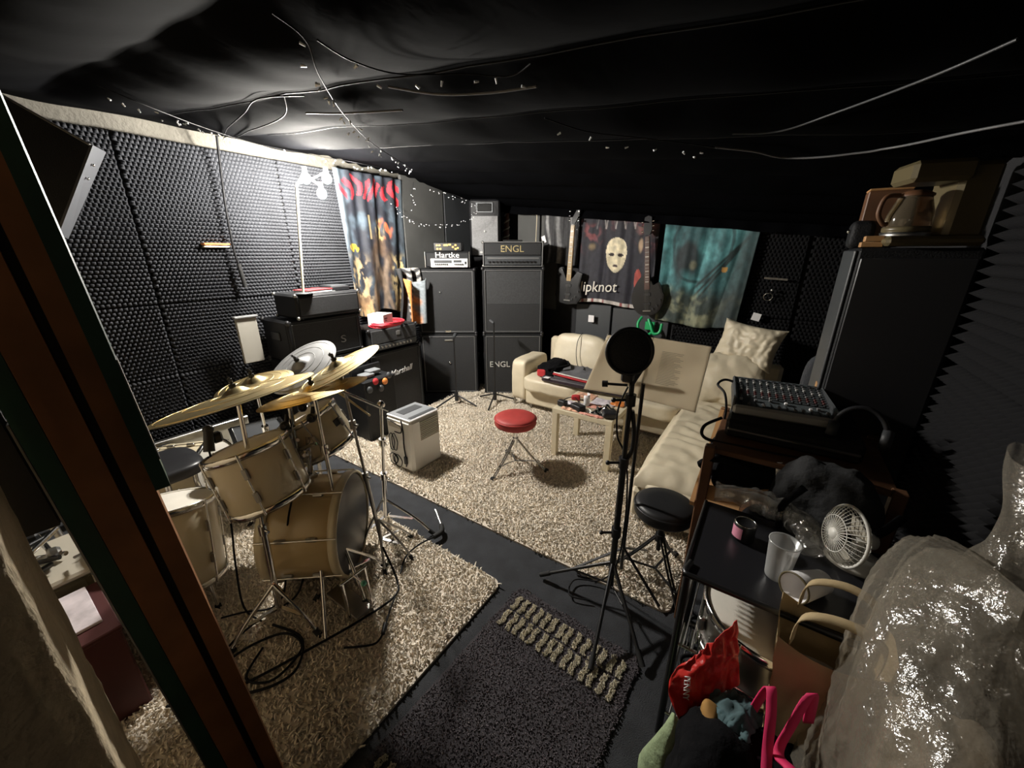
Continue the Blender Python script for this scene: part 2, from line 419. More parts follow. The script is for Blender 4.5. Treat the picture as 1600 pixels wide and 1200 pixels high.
# ================================================================ CEILING CLOTH
def zc(x, y):
    sag = abs(math.sin(math.pi*(y-1.06)/.48))
    el = sm(x, -3.6, -3.1)
    z = 2.50-.105*(x+3.6)-.045*sag*el
    z -= sm(y, 2.9, 4.25)*.16
    z += (.014*nz(x*1.3, y*1.7, 3)+.008*nz(x*4, y*3, 8))*el
    g = math.exp(-max(0, x+3.62)/.30)
    z += g*(.012*math.sin(y*38+3*nz(y*2, 0))*sm(y, 2.1, 2.6)*(1-sm(y, 3.4, 3.6)))
    z += g*.03*nz(y*2.3, 4.)
    return z
mb = B()
mb.grid(lambda u, v: (-3.66+u*4.32, -.7+v*5.06, zc(-3.66+u*4.32, -.7+v*5.06)), 130, 170)
def hem(u, v):
    x = -3.3+u*3.9; y = 4.255-.04*v+.015*math.sin(x*22)
    return (x, y, zc(x, 4.25)-.085*v-.02*v*nz(x*3, 1))
mb.grid(hem, 100, 3)
cl = mb.build('ceiling_cloth', K['cloth'], None, (-1.5, 1.8, 2.45))
tag(cl, 'black cloth draped in sagging folds under the whole ceiling', 'cloth')
# crease cords along the seams of the cloth
for nm_, c0, xa, xb, lab in (('seam_cord', 1.06, -3.1, .5, 'thin cord pulled along the nearest seam of the ceiling cloth'), ('seam_cord', 1.54, -3.0, .55, 'faint cord along the second seam of the ceiling cloth'), ('seam_cord', 2.02, -3.2, .55, 'faint cord along the farthest seam of the ceiling cloth')):
    pts = []
    for i in range(30):
        x = xa+(xb-xa)*i/29; y = c0; pts.append((x, y, zc(x, y)-.008))
    tag(B().tube(pts, .003 if c0 < 1.5 else .002, 5).build(nm_, K['cable'], None, pts[0]), lab, 'cord', 'cords along the ceiling cloth seams')
# ================================================================ RUGS
def pile(poly_fn, x0, x1, y0, y1, sp, ht, wid, z0, seed, lean=.8):
    """random curled yarn tufts: each a bent three sided spike of 9 vertices"""
    rs = np.random.RandomState(seed)
    nx, ny = int((x1-x0)/sp), int((y1-y0)/sp)
    gx, gy = np.meshgrid(np.arange(nx), np.arange(ny)); n = gx.size
    X = x0+(gx.ravel()+rs.uniform(-.1, 1.1, n))*sp; Y = y0+(gy.ravel()+rs.uniform(-.1, 1.1, n))*sp
    ok = poly_fn(X, Y); X, Y = X[ok], Y[ok]; n = len(X)
    A = rs.uniform(0, 6.283, n); ln = ht*rs.uniform(.6, 1.25, n); le = lean*rs.uniform(.3, 1.3, n)
    dx, dy = np.cos(A), np.sin(A); tw = rs.uniform(0, 6.28, n)
    rings = []
    for f, wf in ((0., .7), (.55, 1.), (1., .75)):
        cx = X+dx*ln*le*f**1.6; cy = Y+dy*ln*le*f**1.6; cz = z0+ln*(f-.28*f*f*le)
        for k in range(3):
            a = tw+2.094*k; rings.append(np.stack([cx+np.cos(a)*wid*wf, cy+np.sin(a)*wid*wf, cz+(.35*wid*np.sin(a*2) if f == 1 else 0)], 1))
    V = np.stack(rings, 1).reshape(-1, 3); b = (np.arange(n)*9)[:, None]
    F = []
    for r_ in (0, 3):
        for k in range(3):
            k2 = (k+1) % 3
            F.append(np.concatenate([b+r_+k, b+r_+k2, b+r_+3+k2, b+r_+3+k], 1))
    F = np.concatenate(F, 0)
    T = np.concatenate([b+6, b+7, b+8, b+8], 1)
    return V, F
def rug(name, label, x0, x1, y0, y1, sp, ht, wid, pm, bm_, seed, rot=0., rc=.05, cat='rug', z=.012):
    cx, cy = (x0+x1)/2, (y0+y1)/2; hx, hy = (x1-x0)/2, (y1-y0)/2
    t = thing(name, label, cat, (cx, cy, 0), rot)
    poly = []
    for sx, sy, a0 in ((1, 1, 0), (-1, 1, 90), (-1, -1, 180), (1, -1, 270)):
        for k in range(6):
            a = R(a0+18*k); poly.append((sx*(hx-rc)+rc*math.cos(a), sy*(hy-rc)+rc*math.sin(a)))
    mb = B(); mb.prism(poly, z); mb.build('backing', bm_, t)
    def inside(X, Y):
        wob = .012*np.sin(X*23+Y*3)+.008*np.sin(Y*31)
        qx = np.maximum(np.abs(X)-(hx-rc), 0); qy = np.maximum(np.abs(Y)-(hy-rc), 0)
        return np.hypot(qx, qy) <= rc+wob*.6
    V, F = pile(inside, -hx-.01, hx+.01, -hy-.01, hy+.01, sp, ht, wid, z-.004, seed)
    o = np_mesh('pile', V, F, pm, t); o['kind'] = 'stuff'
    return t
rug('shag_rug', 'large cream shag rug in front of the sofa and amplifiers', -3.09, -.15, 1.60, 3.80, .0125, .022, .0052, K['shag'], K['shagbase'], 1)
rug('shag_rug', 'cream shag rug lying under the drum kit', -3.35, -.95, -.55, 1.31, .0122, .022, .0052, K['shag'], K['shagbase'], 2, R(-.5))
sr = rug('bath_mat', 'small plum grey mat with rows of ivory dashes by the doorway', -.875, -.225, .30, 1.315, .0065, .008, .0034, K['rugdk'], K['rugdkb'], 3, R(-3), .05, 'mat', .010)
# ivory dashes woven in the mat
for row, (yr, ln) in enumerate(((.415, .085), (.315, .095), (-.405, .09))):
    for k in range(14):
        xx = -.275+k*.0422+rnd.uniform(-.004, .004); wv = rnd.choice((-1, 1))*.0035
        def ins(X, Y, xx=xx, yr=yr, ln=ln, wv=wv):
            v = (Y-yr)/ln
            return (np.abs(X-xx-wv*np.sin(v*9)) < .0118) & (np.abs(v) < .5)
        V, F = pile(ins, xx-.02, xx+.02, yr-ln/2, yr+ln/2, .0042, .009, .0030, .012, 100+row*20+k, .3)
        if len(V): np_mesh('ivory_dash', V, F, K['rugwh'], sr)
# ================================================================ SOFA
def pillowy(mb, c, d, puff, M=None, n=14, wr=0., seed=0, pw=6.):
    """closed soft box with rounded edges, bulged faces and small creases"""
    N = n; hx, hy, hz = d[0]/2, d[1]/2, d[2]/2
    ids = {}; vs = []; fs = []
    def vert(p):
        key = tuple(round(q, 4) for q in p)
        if key in ids: return ids[key]
        x, y, z = p
        q = Vector((x, y, z)); l = (abs(x)**pw+abs(y)**pw+abs(z)**pw)**(1/pw); q = q/l*max(abs(x), abs(y), abs(z))
        bul = 1+puff*(1-x*x)*(1-y*y)*(1 if abs(z) > .5 else 0)
        X, Y, Z = q.x*hx, q.y*hy, q.z*hz*bul
        if wr: 
            k = nz(X*9+seed, Y*9, Z*9)*wr+nz(X*26+seed, Y*20, Z*20+4)*wr*.45
            X += q.x*k*.6; Y += q.y*k*.6; Z += q.z*k
        ids[key] = len(vs); vs.append((c[0]+X, c[1]+Y, c[2]+Z)); return ids[key]
    for ax in range(3):
        for sg in (-1, 1):
            for i in range(N):
                for j in range(N):
                    q = []
                    for a, b in ((i, j), (i+1, j), (i+1, j+1), (i, j+1)):
                        u, v = -1+2*a/N, -1+2*b/N; p = [0, 0, 0]; p[ax] = sg; p[(ax+1) % 3] = u; p[(ax+2) % 3] = v; q.append(vert(p))
                    fs.append(q if sg > 0 else q[::-1])
    return mb.add(vs, fs, True, M)
so = thing('corner_sofa', 'cream leather corner sofa with chaise along the back wall', 'sofa', (-1.1, 3.7, 0))
mb = B(); mb.box((-1.15, 3.76, .18), (1.95, .70, .20), .02); mb.build('base_frame', K['leath'], so)
mb = B(); mb.box((-.21, 3.05, .18), (.66, 1.80, .20), .02); mb.build('chaise_base', K['leath'], so)
for i, x in enumerate((-2.30, -2.08)):
    B().cyl((x, 3.47, 0), (x, 3.47, .11), .014, n=8).build('foot', K['steel'], so)
for (x, y) in ((-.5, 2.22), (.1, 2.22), (-.5, 4.0), (.1, 4.0), (-2.2, 4.05)):
    B().cyl((x, y, 0), (x, y, .09), .016, n=8).build('foot', K['steel'], so)
mb = B(); pillowy(mb, (-1.77, 3.64, .345), (.70, .70, .17), .12, n=16, wr=.012, seed=1); mb.build('seat_cushion', K['leath'], so)
mb = B(); pillowy(mb, (-.90, 3.64, .345), (.80, .70, .17), .12, n=16, wr=.012, seed=2); mb.build('seat_cushion', K['leath'], so)
def chaise_top(mb):
    def fn(u, v):
        x = -.55+.68*u; y = 2.12+1.75*v
        e = min(1, min(u, 1-u)*9)**.5; f = min(1, min(v, 1-v)*14)**.5
        z = .30+.12*min(e, f)+.015*math.sin(math.pi*u)
        cr = .010*math.sin((y+.35*x)*46+5*nz(x*5, y*4))*(.4+.6*sm(nz(x*2.5+4, y*2), -.3, .4))
        return (x+(.5-u)*.03*(1-e), y+(.5-v)*.05*(1-f), z+cr*min(e, f)*1.0+.008*nz(x*14, y*10))
    mb.grid(fn, 60, 130)
    return mb
mb = chaise_top(B()); pillowy(mb, (-.21, 2.99, .29), (.68, 1.74, .15), .0, n=10); mb.build('chaise_cushion', K['leath'], so)
mb = B(); pillowy(mb, (-2.225, 3.675, .33), (.19, .52, .46), .04, n=14, wr=.006, pw=9.); mb.build('armrest', K['leath'], so)
mb = B(); mb.box((-1.0, 4.10, .45), (2.35, .10, .55), .03); mb.build('back_frame', K['leath'], so)
for x, wd, sd in ((-1.74, .62, 3), (-1.06, .70, 4)):
    m_ = Matrix.Translation((x, 3.97, .60)) @ Matrix.Rotation(R(-14), 4, 'X')
    mb = B(); pillowy(mb, (0, 0, 0), (wd, .19, .42), .0, m_, n=16, wr=.012, seed=sd, pw=4.); mb.build('back_cushion', K['leath'], so)
m_ = Matrix.Translation((-.26, 3.72, .62)) @ Matrix.Rotation(R(-20), 4, 'X')
mb = B(); pillowy(mb, (0, 0, 0), (.60, .20, .44), .0, m_, n=20, wr=.035, seed=9, pw=3.5); mb.build('back_cushion', K['leath'], so)
m_ = Matrix.Translation((.10, 2.75, .49)) @ Matrix.Rotation(R(12), 4, 'Y')
mb = B(); pillowy(mb, (0, 0, 0), (.17, .95, .40), .0, m_, n=16, wr=.015, seed=7, pw=4.); mb.build('side_bolster', K['leath'], so)
# loose crumpled cushion propped in the corner
def cushion(mb, c, wd, ht, th, M):
    def mk(sg):
        def fn(u, v):
            a, b = 2*u-1, 2*v-1
            x = a*wd/2*(1-.10*(1-abs(b)**2)*abs(a)**3); y = b*ht/2*(1-.12*(1-abs(a)**2)*abs(b)**3)
            t = th*((1-a**4)*(1-b**4))**.6
            cr = (.030*nz(x*7+3, y*7, sg)+.030*abs(nz(x*11+y*5, y*9-x*6, sg+4))-.02*abs(nz(x*20, y*20, 2)))*min(1, t*12)
            return (x, y, sg*t/2+cr)
        return fn
    f1, f2 = mk(1), mk(-1)
    mb.M = M; mb.grid(f1, 44, 40); mb.grid(lambda u, v: f2(1-u, v), 44, 40); return mb
mb = cushion(B(), None, .50, .38, .20, Matrix.Translation((-.13, 3.86, .92)) @ Matrix.Rotation(R(-14), 4, 'Z') @ Matrix.Rotation(R(72), 4, 'X') @ Matrix.Rotation(R(-6), 4, 'Z'))
tag(mb.build('cushion', K['leath'], None, (-.13, 3.86, .92)), 'crumpled cream leather cushion propped high in the sofa corner', 'cushion')
# folded sports bag and long case on the seat
t = thing('sports_bag', 'folded grey and black bag with red trim on the sofa seat', 'bag', (-1.62, 3.45, .44))
mb = B(); pillowy(mb, (-1.55, 3.57, .475), (.48, .42, .075), .1, RZ((0, 0, 0), 0), n=16, wr=.02, seed=2); mb.build('body', K['greyfab'], t)
mb = B(); pillowy(mb, (-1.86, 3.57, .50), (.22, .40, .13), .1, n=14, wr=.03, seed=5); mb.build('black_end', K['blackf'], t)
mb = B(); pillowy(mb, (-1.90, 3.375, .485), (.10, .03, .075), .1, n=6); mb.build('red_patch', K['redfab'], t)
mb = B(); mb.tube([(-1.76, 3.37, .50), (-1.6, 3.355, .495), (-1.45, 3.355, .485), (-1.30, 3.36, .48)], .012, 6, 4); mb.build('red_piping', K['redfab'], t)
mb = B(); mb.tube([(-1.76, 3.38, .515), (-1.6, 3.365, .512), (-1.45, 3.365, .503), (-1.30, 3.37, .496)], .006, 6, 4); mb.build('white_piping', K['white'], t)
mb = B(); mb.tube([(-1.82, 3.36, .54), (-1.72, 3.5, .55), (-1.70, 3.62, .55), (-1.80, 3.68, .57)], .014, 6, 5); mb.build('strap', K['blackf'], t)
t = thing('keyboard_case', 'long flat plum black case along the front of the sofa seat', 'case', (-1.45, 3.20, .43))
m_ = RZ((-1.42, 3.305, .456), R(-1))
mb = MB(m_); mb.box((0, 0, 0), (.86, .075, .05), .012); mb.build('case_body', K['plum'], t)
mb = MB(m_); mb.box((0, -.0, .026), (.84, .02, .006), .002); mb.build('edge_strip', K['dkgrey'], t)
mb = MB(m_); mb.box((-.36, -.03, .026), (.06, .055, .004)); mb.build('white_label', K['paperw'], t)
tag(B().tube([(-1.72, 3.96, .83), (-1.73, 3.87, .76), (-1.72, 3.82, .62), (-1.66, 3.76, .50), (-1.55, 3.66, .53), (-1.52, 3.58, .535)], .004, 6, 6).build('cable', K['cable'], None, (-1.7, 3.8, .6)), 'thin dark cable trailing down the left back cushion of the sofa', 'cable')
# ================================================================ SIDE TABLE
t = thing('side_table', 'square birch side table covered in clutter before the sofa', 'table', (-1.125, 2.90, 0))
B().box((-1.125, 2.905, .435), (.52, .50, .042), .003).build('tabletop', K['birch'], t)
for x in (-1.36, -.89):
    for y in (2.68, 3.13): B().box((x, y, .207), (.048, .048, .414), .002).build('leg', K['birch'], t)
TZ = .4562
def lump(c, d, m, name, label, cat, seed=0, wr=.01, rz=0., n=8, pw=5., group=None):
    mb = B(); pillowy(mb, (0, 0, 0), d, .1, RZ(c, rz), n=n, wr=wr, seed=seed, pw=pw)
    return tag(mb.build(name, m, None, (c[0], c[1], c[2]-d[2]/2)), label, cat, group)
lump((-1.33, 2.735, TZ+.028), (.075, .055, .05), K['blackp'], 'power_adapter', 'small black power adapter at the left corner of the table', 'adapter', 1, 0, R(-8), pw=9)
lump((-1.185, 2.725, TZ+.026), (.12, .075, .05), K['blackp'], 'power_adapter', 'larger black power adapter near the front table edge', 'adapter', 2, 0, R(-20), pw=7)
lump((-1.30, 2.93, TZ+.022), (.075, .05, .04), K['redfab'], 'pouch', 'small dark red pouch on the cluttered side table', 'pouch', 3, .008, R(20))
t = thing('paper_tube', 'upright curled piece of white card on the side table', 'card', (-1.16, 2.84, TZ))
mb = B()
mb.grid(lambda u, v: (-1.16+.028*math.cos(-2.2+4.0*u), 2.84+.028*math.sin(-2.2+4.0*u), TZ+.004+v*.10+.012*u*v), 10, 3, thick=.002); mb.build('card_sheet', K['paperw'], t)
def wrap(c, d, name, label, m, seed, cat='wrapper', amp=.03):
    mb = B()
    mb.grid(lambda u, v: (c[0]+(u-.5)*d[0]+.010*nz(v*7, u*5, seed), c[1]+(v-.5)*d[1]+.010*nz(u*7, v*5, seed+3), c[2]+.004+max(0, amp*(.5+nz(u*4+seed, v*4, seed))*math.sin(math.pi*u)**.5*math.sin(math.pi*v)**.5)+.008*abs(nz(u*13, v*13, seed))), 22, 22)
    return tag(mb.build(name, m, None, c), label, cat)
wrap((-1.06, 2.74, TZ), (.20, .11, 0), 'foil_wrapper', 'shiny crumpled clear wrapper at the front of the table', K['film2'], 4)
wrap((-.985, 2.80, TZ+.004), (.16, .20, 0), 'foil_wrapper', 'silver crumpled wrapper on the right side of the table', K['chrome'], 9, amp=.06)
K['peach'] = mat('peach_print', (.75, .42, .28), .5, nz=(30, .4)); K['salmon'] = mat('salmon_print', (.72, .33, .25), .5, nz=(40, .5)); K['lilac'] = mat('pale_lilac_paper', (.66, .60, .64), .5, nz=(20, .2))
for c, d, m, lab, sd in (((-1.26, 3.06, TZ), (.18, .13, 0), K['peach'], 'crumpled peach snack packet at the back left of the table', 12), ((-1.06, 2.99, TZ), (.20, .16, 0), K['lilac'], 'pale lilac paper scrap in the middle of the table', 15), ((-.95, 3.03, TZ+.004), (.12, .12, 0), K['orange'], 'bright orange packet at the back right of the table', 18), ((-1.06, 2.86, TZ+.002), (.20, .09, 0), K['salmon'], 'salmon coloured packet in the middle of the table', 21), ((-1.27, 2.82, TZ), (.16, .10, 0), K['lilac'], 'pale printed paper at the left of the table', 24), ((-1.24, 2.695, TZ), (.15, .05, 0), K['peach'], 'peach paper strip under the black adapter', 27), ((-1.05, 2.672, TZ), (.2, .03, 0), K['salmon'], 'salmon paper strip along the front table edge', 29)):
    wrap(c, d, 'snack_packet', lab, m, sd, 'packet', .02)
lump((-.91, 2.72, TZ+.03), (.11, .09, .055), K['blackp'], 'charger', 'black charger lying on the right front corner of the table', 'charger', 6, .012, R(25))
tag(B().tube([(-1.34, 2.77, TZ+.02), (-1.37, 2.86, TZ+.012), (-1.31, 2.91, TZ+.03), (-1.24, 2.86, TZ+.012), (-1.22, 2.78, TZ+.02)], .004, 6, 6).build('cable', K['cable'], None, (-1.3, 2.8, TZ)), 'short black cable looped between the adapters on the table', 'cable')
# ================================================================ STOOLS
def stool(name, label, c, r, h, seatm, legm, rot, spread, feet=3, thick=.075):
    t = thing(name, label, 'stool', (c[0], c[1], 0), rot)
    pr = [(.001, h), (r*.5, h+.002), (r*.86, h-.002), (r*.97, h-.012), (r, h-.03), (r, h-thick+.012), (r*.95, h-thick), (.001, h-thick)]
    B().lathe(pr[::-1], 36).build('seat', seatm, t)
    B().torus((0, 0, h-.022), (0, 0, 1), r*1.0, .005, 36, 6).build('seat_seam', seatm, t)
    mb = B(); mb.cyl((0, 0, h-thick), (0, 0, .20), .011); mb.cyl((0, 0, h-thick-.002), (0, 0, h*.52), .017); mb.build('post', legm, t)
    B().cyl((0, 0, h*.60), (0, 0, h*.52), .024).build('collar', legm, t)
    for k in range(feet):
        a = 2*math.pi*k/feet; dx, dy = math.cos(a), math.sin(a)
        for s_ in (-1, 1):
            ox, oy = -dy*.008*s_, dx*.008*s_
            lg_ = B().tube([(dx*.02+ox, dy*.02+oy, h*.56), (dx*spread*.55+ox, dy*spread*.55+oy, h*.27), (dx*spread+ox, dy*spread+oy, .022)], .006, 6, 3).build('leg', legm, t)
        B().bar((0, 0, .075), (dx*spread*.80, dy*spread*.80, .095), .012, .005).build('brace', legm, t)
        B().box((dx*(spread+.008), dy*(spread+.008), .019), (.034, .034, .036), .009, Matrix.Rotation(0, 4, 'Z')).build('rubber_foot', K['rubber'], lg_)
    return t
stool('drum_throne', 'red topped drum throne on chrome legs standing on the cream rug', (-1.525, 2.31), .165, .475, K['seatred'], K['chrome'], R(20), .25)
stool('drum_throne', 'black round stool between the chaise and the mic stand', (-.275, 1.79), .145, .50, K['blackp'], K['blackm'], R(75), .23)
# ================================================================ AIR CLEANER
t = thing('portable_air_conditioner', 'white box shaped air conditioner with looped black cables on the rug', 'air conditioner', (-2.275, 1.93, 0))
x0, x1, y0, y1, hh = -2.42, -2.13, 1.77, 2.09, .46
B().box((-2.275, 1.93, hh/2+.006), (.29, .32, hh-.012), .022).build('body', K['white'], t)
B().box((-2.275, 1.93, hh+.003), (.275, .305, .014), .006).build('rim', K['paperw'], t)
B().box((-2.275, 1.93, hh+.008), (.255, .285, .012), .004).build('top_panel', K['grey'], t)
B().box((-2.31, 1.93, hh+.0155), (.09, .20, .003)).build('display', K['dkgrey'], t)
B().box((-2.17, 1.93, hh+.0155), (.03, .26, .003)).build('control_strip', K['dkgrey'], t)
for k in range(11):
    B().box((x1+.001, 1.965, .43-k*.0155), (.012, .20, .008), .002).build('vent_slat', K['vent'], t)
B().box((x0+.12, y0-.003, .40), (.16, .012, .045), .005).build('handle_recess', K['vent'], t)
yy = y0-.008
mb = B(); mb.tube([(x0+.20, yy, .46), (x0+.21, yy, .36), (x0+.205, yy, .24), (x0+.215, yy, .13), (x0+.21, yy, .06)], .005, 6, 4)
mb.tube([(x0+.02, yy, .44), (x0+.12, yy, .42), (x0+.19, yy, .40), (x0+.18, yy, .35), (x0+.11, yy, .345)], .004, 6, 5); mb.build('power_cable', K['cable'], t)
for cx, cz, rx, rz_ in ((.065, .245, .03, .075), (.10, .25, .032, .075), (.065, .09, .045, .05), (.12, .085, .045, .055), (.09, .10, .03, .04)):
    mb = B(); mb.tube([(x0+cx+rx*math.cos(k*.5236), yy-.002*(k % 3), cz+rz_*math.sin(k*.5236)) for k in range(12)], .0035, 5, 3, True); mb.build('cable_loop', K['cable'], t)
B().box((x0+.215, yy-.004, .12), (.03, .02, .07), .006).build('plug', K['blackp'], t)
# ================================================================ AMPLIFIERS
def corners(t, w_, d_, z0, z1, m, r_=.022):
    for x in (0, w_):
        for y in (0, d_):
            for z in (z0, z1):
                mb = B(); mb.sph((x+(r_*.35 if x == 0 else -r_*.35), y+(r_*.35 if y == 0 else -r_*.35), z+(r_*.35 if z == z0 else -r_*.35)), r_, 8); mb.build('corner_cap', m, t)
TXT = Matrix.Rotation(R(90), 4, 'X')     # text standing in the local x-z plane facing -y
def cabinet(label, loc, rot, w_, d_, h, z, gm=None, frame_=.03, split=None, cat='speaker cabinet', caps=True, jack=True, name='speaker_cabinet', handles=True, dim=False):
    t = thing(name, label, cat, (*loc, z), rot)
    B().box((w_/2, d_/2+.012, h/2), (w_, d_-.024, h-.006), .014).build('shell', K['tolex'], t)
    mb = B()
    for a, b in (((frame_/2, 0, h/2), (frame_, .03, h-.006)), ((w_-frame_/2, 0, h/2), (frame_, .03, h-.006))): mb.box((a[0], .014, a[2]), b, .006)
    for zz in (frame_/2+.003, h-frame_/2-.003): mb.box((w_/2, .014, zz), (w_, .03, frame_), .006)
    mb.build('front_frame', K['tolex'], t)
    if split:
        B().box((w_/2, .012, (h*split+frame_)/2), (w_-2*frame_, .012, h*split-frame_), .003).build('lower_grille', gm or K['grille'], t)
        B().box((w_/2, .016, (h*split+h-frame_)/2), (w_-2*frame_, .012, h-frame_-h*split), .003).build('upper_grille', K['tolex2'], t)
    else:
        B().box((w_/2, .012, h/2), (w_-2*frame_, .012, h-2*frame_), .004).build('grille', gm or K['grille'], t)
    mb = B()
    for a, b in (((frame_, frame_), (w_-frame_, frame_)), ((frame_, h-frame_), (w_-frame_, h-frame_)), ((frame_, frame_), (frame_, h-frame_)), ((w_-frame_, frame_), (w_-frame_, h-frame_))):
        mb.cyl((a[0], .0, a[1]), (b[0], .0, b[1]), .004, n=6)
    mb.build('piping', K['trim'] if caps and not dim else K['dkgrey'], t)
    if caps: corners(t, w_, d_, .0+.004, h-.004, K['blackp'])
    if handles:
        for x in (-.004, w_+.004): B().box((x, d_/2, h*.62), (.014, .14, .07), .005).build('side_handle', K['blackp'], t)
    return t
# --- bass stack
RS = R(34.7); bx = (-3.455, 3.150)
t = cabinet('lower bass cabinet of the left corner stack, with a bright jack dot', bx, RS, .68, .34, .755, 0.)
mb = B(); mb.lathe([(.001, .012), (.012, .01), (.018, .0), (.018, -.01)], 14, M4((.34, .0, .40), (0, -1, 0))); mb.build('chrome_badge', K['chrome'], t)
B().box((.34, .0, .68), (.10, .012, .02), .004).build('badge_bar', K['steel'], t)
t = cabinet('upper bass cabinet of the left corner stack, under the silver faced head', bx, RS, .68, .34, .75, .757)
mb = B(); mb.lathe([(.001, .012), (.008, .01), (.012, .0), (.012, -.01)], 12, M4((.27, .0, .49), (0, -1, 0))); mb.build('chrome_badge', K['chrome'], t)
B().box((.34, -.004, .035), (.07, .022, .03), .006).build('latch', K['chrome'], t)
def rel(bx_, rot, x, y): 
    c_, s_ = math.cos(rot), math.sin(rot); return (bx_[0]+x*c_-y*s_, bx_[1]+x*s_+y*c_)
t = thing('bass_amp_head', 'bass amplifier head with pale control panel on the left corner stack', 'amplifier', (*rel(bx, RS, .12, .03), 1.510), RS)
B().box((.25, .14, .095), (.50, .28, .17), .014).build('shell', K['tolex'], t)
cpn = B().box((.27, -.004, .06), (.42, .014, .095), .004).build('control_panel', K['panelw'], t)
for x in (.0, .5): B().box((x, .0, .095), (.012, .02, .175), .004).build('edge_rail', K['steel'], t)
text('lettering', 'Hartke', .085, Matrix.Translation((.25, -.004, .143)) @ TXT, K['paperw'], t, .003, sx=1.15)
for k in range(7): 
    mb = B(); mb.cyl((.115+k*.022, -.010, .045), (.115+k*.022, -.024, .045), .008, n=8); mb.build('knob', K['blackp'], cpn)
for k in range(5):
    mb = B(); mb.cyl((.335+k*.022, -.010, .045), (.335+k*.022, -.024, .045), .008, n=8); mb.build('knob', K['blackp'], cpn)
B().box((.20, -.012, .075), (.20, .004, .03)).build('slider_panel', K['dkgrey'], t)
B().box((.365, -.012, .078), (.09, .004, .025)).build('printed_field', K['dkgrey'], t)
B().box((.455, -.012, .06), (.02, .01, .03), .003).build('power_switch', K['blackp'], t)
for x in (.05, .45):
    for y in (.05, .24): B().cyl((x, y, 0), (x, y, .012), .014, n=8).build('rubber_foot', K['rubber'], t)
t = thing('small_amp', 'small black amplifier with amber lamps atop the bass head', 'amplifier', (*rel(bx, RS, .215, .06), 1.691), RS)
B().box((.16, .11, .052), (.32, .22, .096), .008).build('shell', K['blackm'], t)
for x, z, a in ((.04, .068, .022), (.07, .068, .022), (.045, .03, .022), (.078, .03, .022), (.14, .07, .05), (.185, .075, .03), (.22, .05, .02), (.25, .07, .022), (.25, .03, .022), (.275, .04, .02)):
    B().box((x, -.001, z), (a, .006, .018), .002).build('indicator', K['amber'], t)
for x in (.04, .28): B().cyl((x, .05, 0), (x, .05, .006), .012, n=8).build('rubber_foot', K['rubber'], t)
# --- guitar stack
ex = (-2.800, 3.545)
t = cabinet('lower guitar cabinet with raised ENGL lettering in the corner stack', ex, RS, .70, .34, .765, 0.)
text('lettering', 'ENGL', .10, Matrix.Translation((.19, -.001, .39)) @ TXT, K['silver'], t, .004)
for x in (.12, .58): B().cyl((x, .17, 0), (x, .17, .002), .02, n=8).build('rubber_foot', K['rubber'], t)
t = cabinet('upper guitar cabinet with two tone grille in the ENGL stack', ex, RS, .70, .34, .755, .767, split=.46)
t = thing('guitar_amp_head', 'tall guitar amplifier head lettered ENGL on top of the cabinets', 'amplifier', (*rel(ex, RS, .01, .02), 1.523), RS)
B().box((.34, .135, .14), (.68, .27, .265), .014).build('shell', K['tolex'], t)
B().box((.34, -.003, .195), (.63, .012, .125), .004).build('grille', K['grille'], t)
cpn = B().box((.34, -.004, .075), (.63, .012, .095), .004).build('control_panel', K['dkgrey'], t)
mb = B()
for a, b in (((.01, .012), (.67, .012)), ((.01, .268), (.67, .268)), ((.01, .012), (.01, .268)), ((.67, .012), (.67, .268))): mb.cyl((a[0], -.004, a[1]), (b[0], -.004, b[1]), .006, n=6)
mb.build('piping', K['trim'], t)
text('lettering', 'ENGL', .10, Matrix.Translation((.33, -.010, .195)) @ TXT, K['gold'], t, .003, sx=1.05)
for k in range(13):
    mb = B(); mb.cyl((.07+k*.042, -.010, .062), (.07+k*.042, -.028, .062), .012, n=8); mb.build('knob', K['blackp'], cpn)
B().box((.34, -.011, .10), (.58, .003, .012)).build('printed_scale', K['trim'], t)
B().box((.22, -.011, .19), (.03, .006, .015), .002).build('standby_switch', K['steel'], t)
B().box((.34, .13, .285), (.22, .03, .02), .006).build('carry_handle', K['rubber'], t)
for x in (.06, .62):
    for y in (.05, .22): B().cyl((x, y, 0), (x, y, .012), .016, n=8).build('rubber_foot', K['rubber'], t)
corners(t, .68, .27, .012, .272, K['steel'], .016)
# --- PA speaker in the corner
t = thing('pa_speaker', 'grey fronted loudspeaker hung high in the room corner', 'loudspeaker', (-3.15, 3.79, 1.63), R(34))
B().box((.17, .16, .32), (.36, .28, .64), .02).build('cabinet', K['blackp'], t)
B().box((.17, .012, .24), (.315, .014, .44), .01).build('grille', mat('light_grey_grille', (.23, .23, .235), .6, nz=(120, .2)), t)
B().box((.17, .012, .55), (.20, .012, .11), .006).build('horn_rim', K['grey'], t)
B().box((.17, .004, .55), (.165, .012, .085), .006).build('horn_mouth', K['rubber'], t)
mb = B(); mb.sph((.17, .002, .29), .014, 8); mb.build('badge', K['silver'], t)
B().box((.17, .002, .055), (.13, .006, .018), .002).build('nameplate', K['silver'], t)
B().bar((.17, .28, .35), (.17, .62, .35), .05, .05).build('wall_bracket', K['blackm'], t)
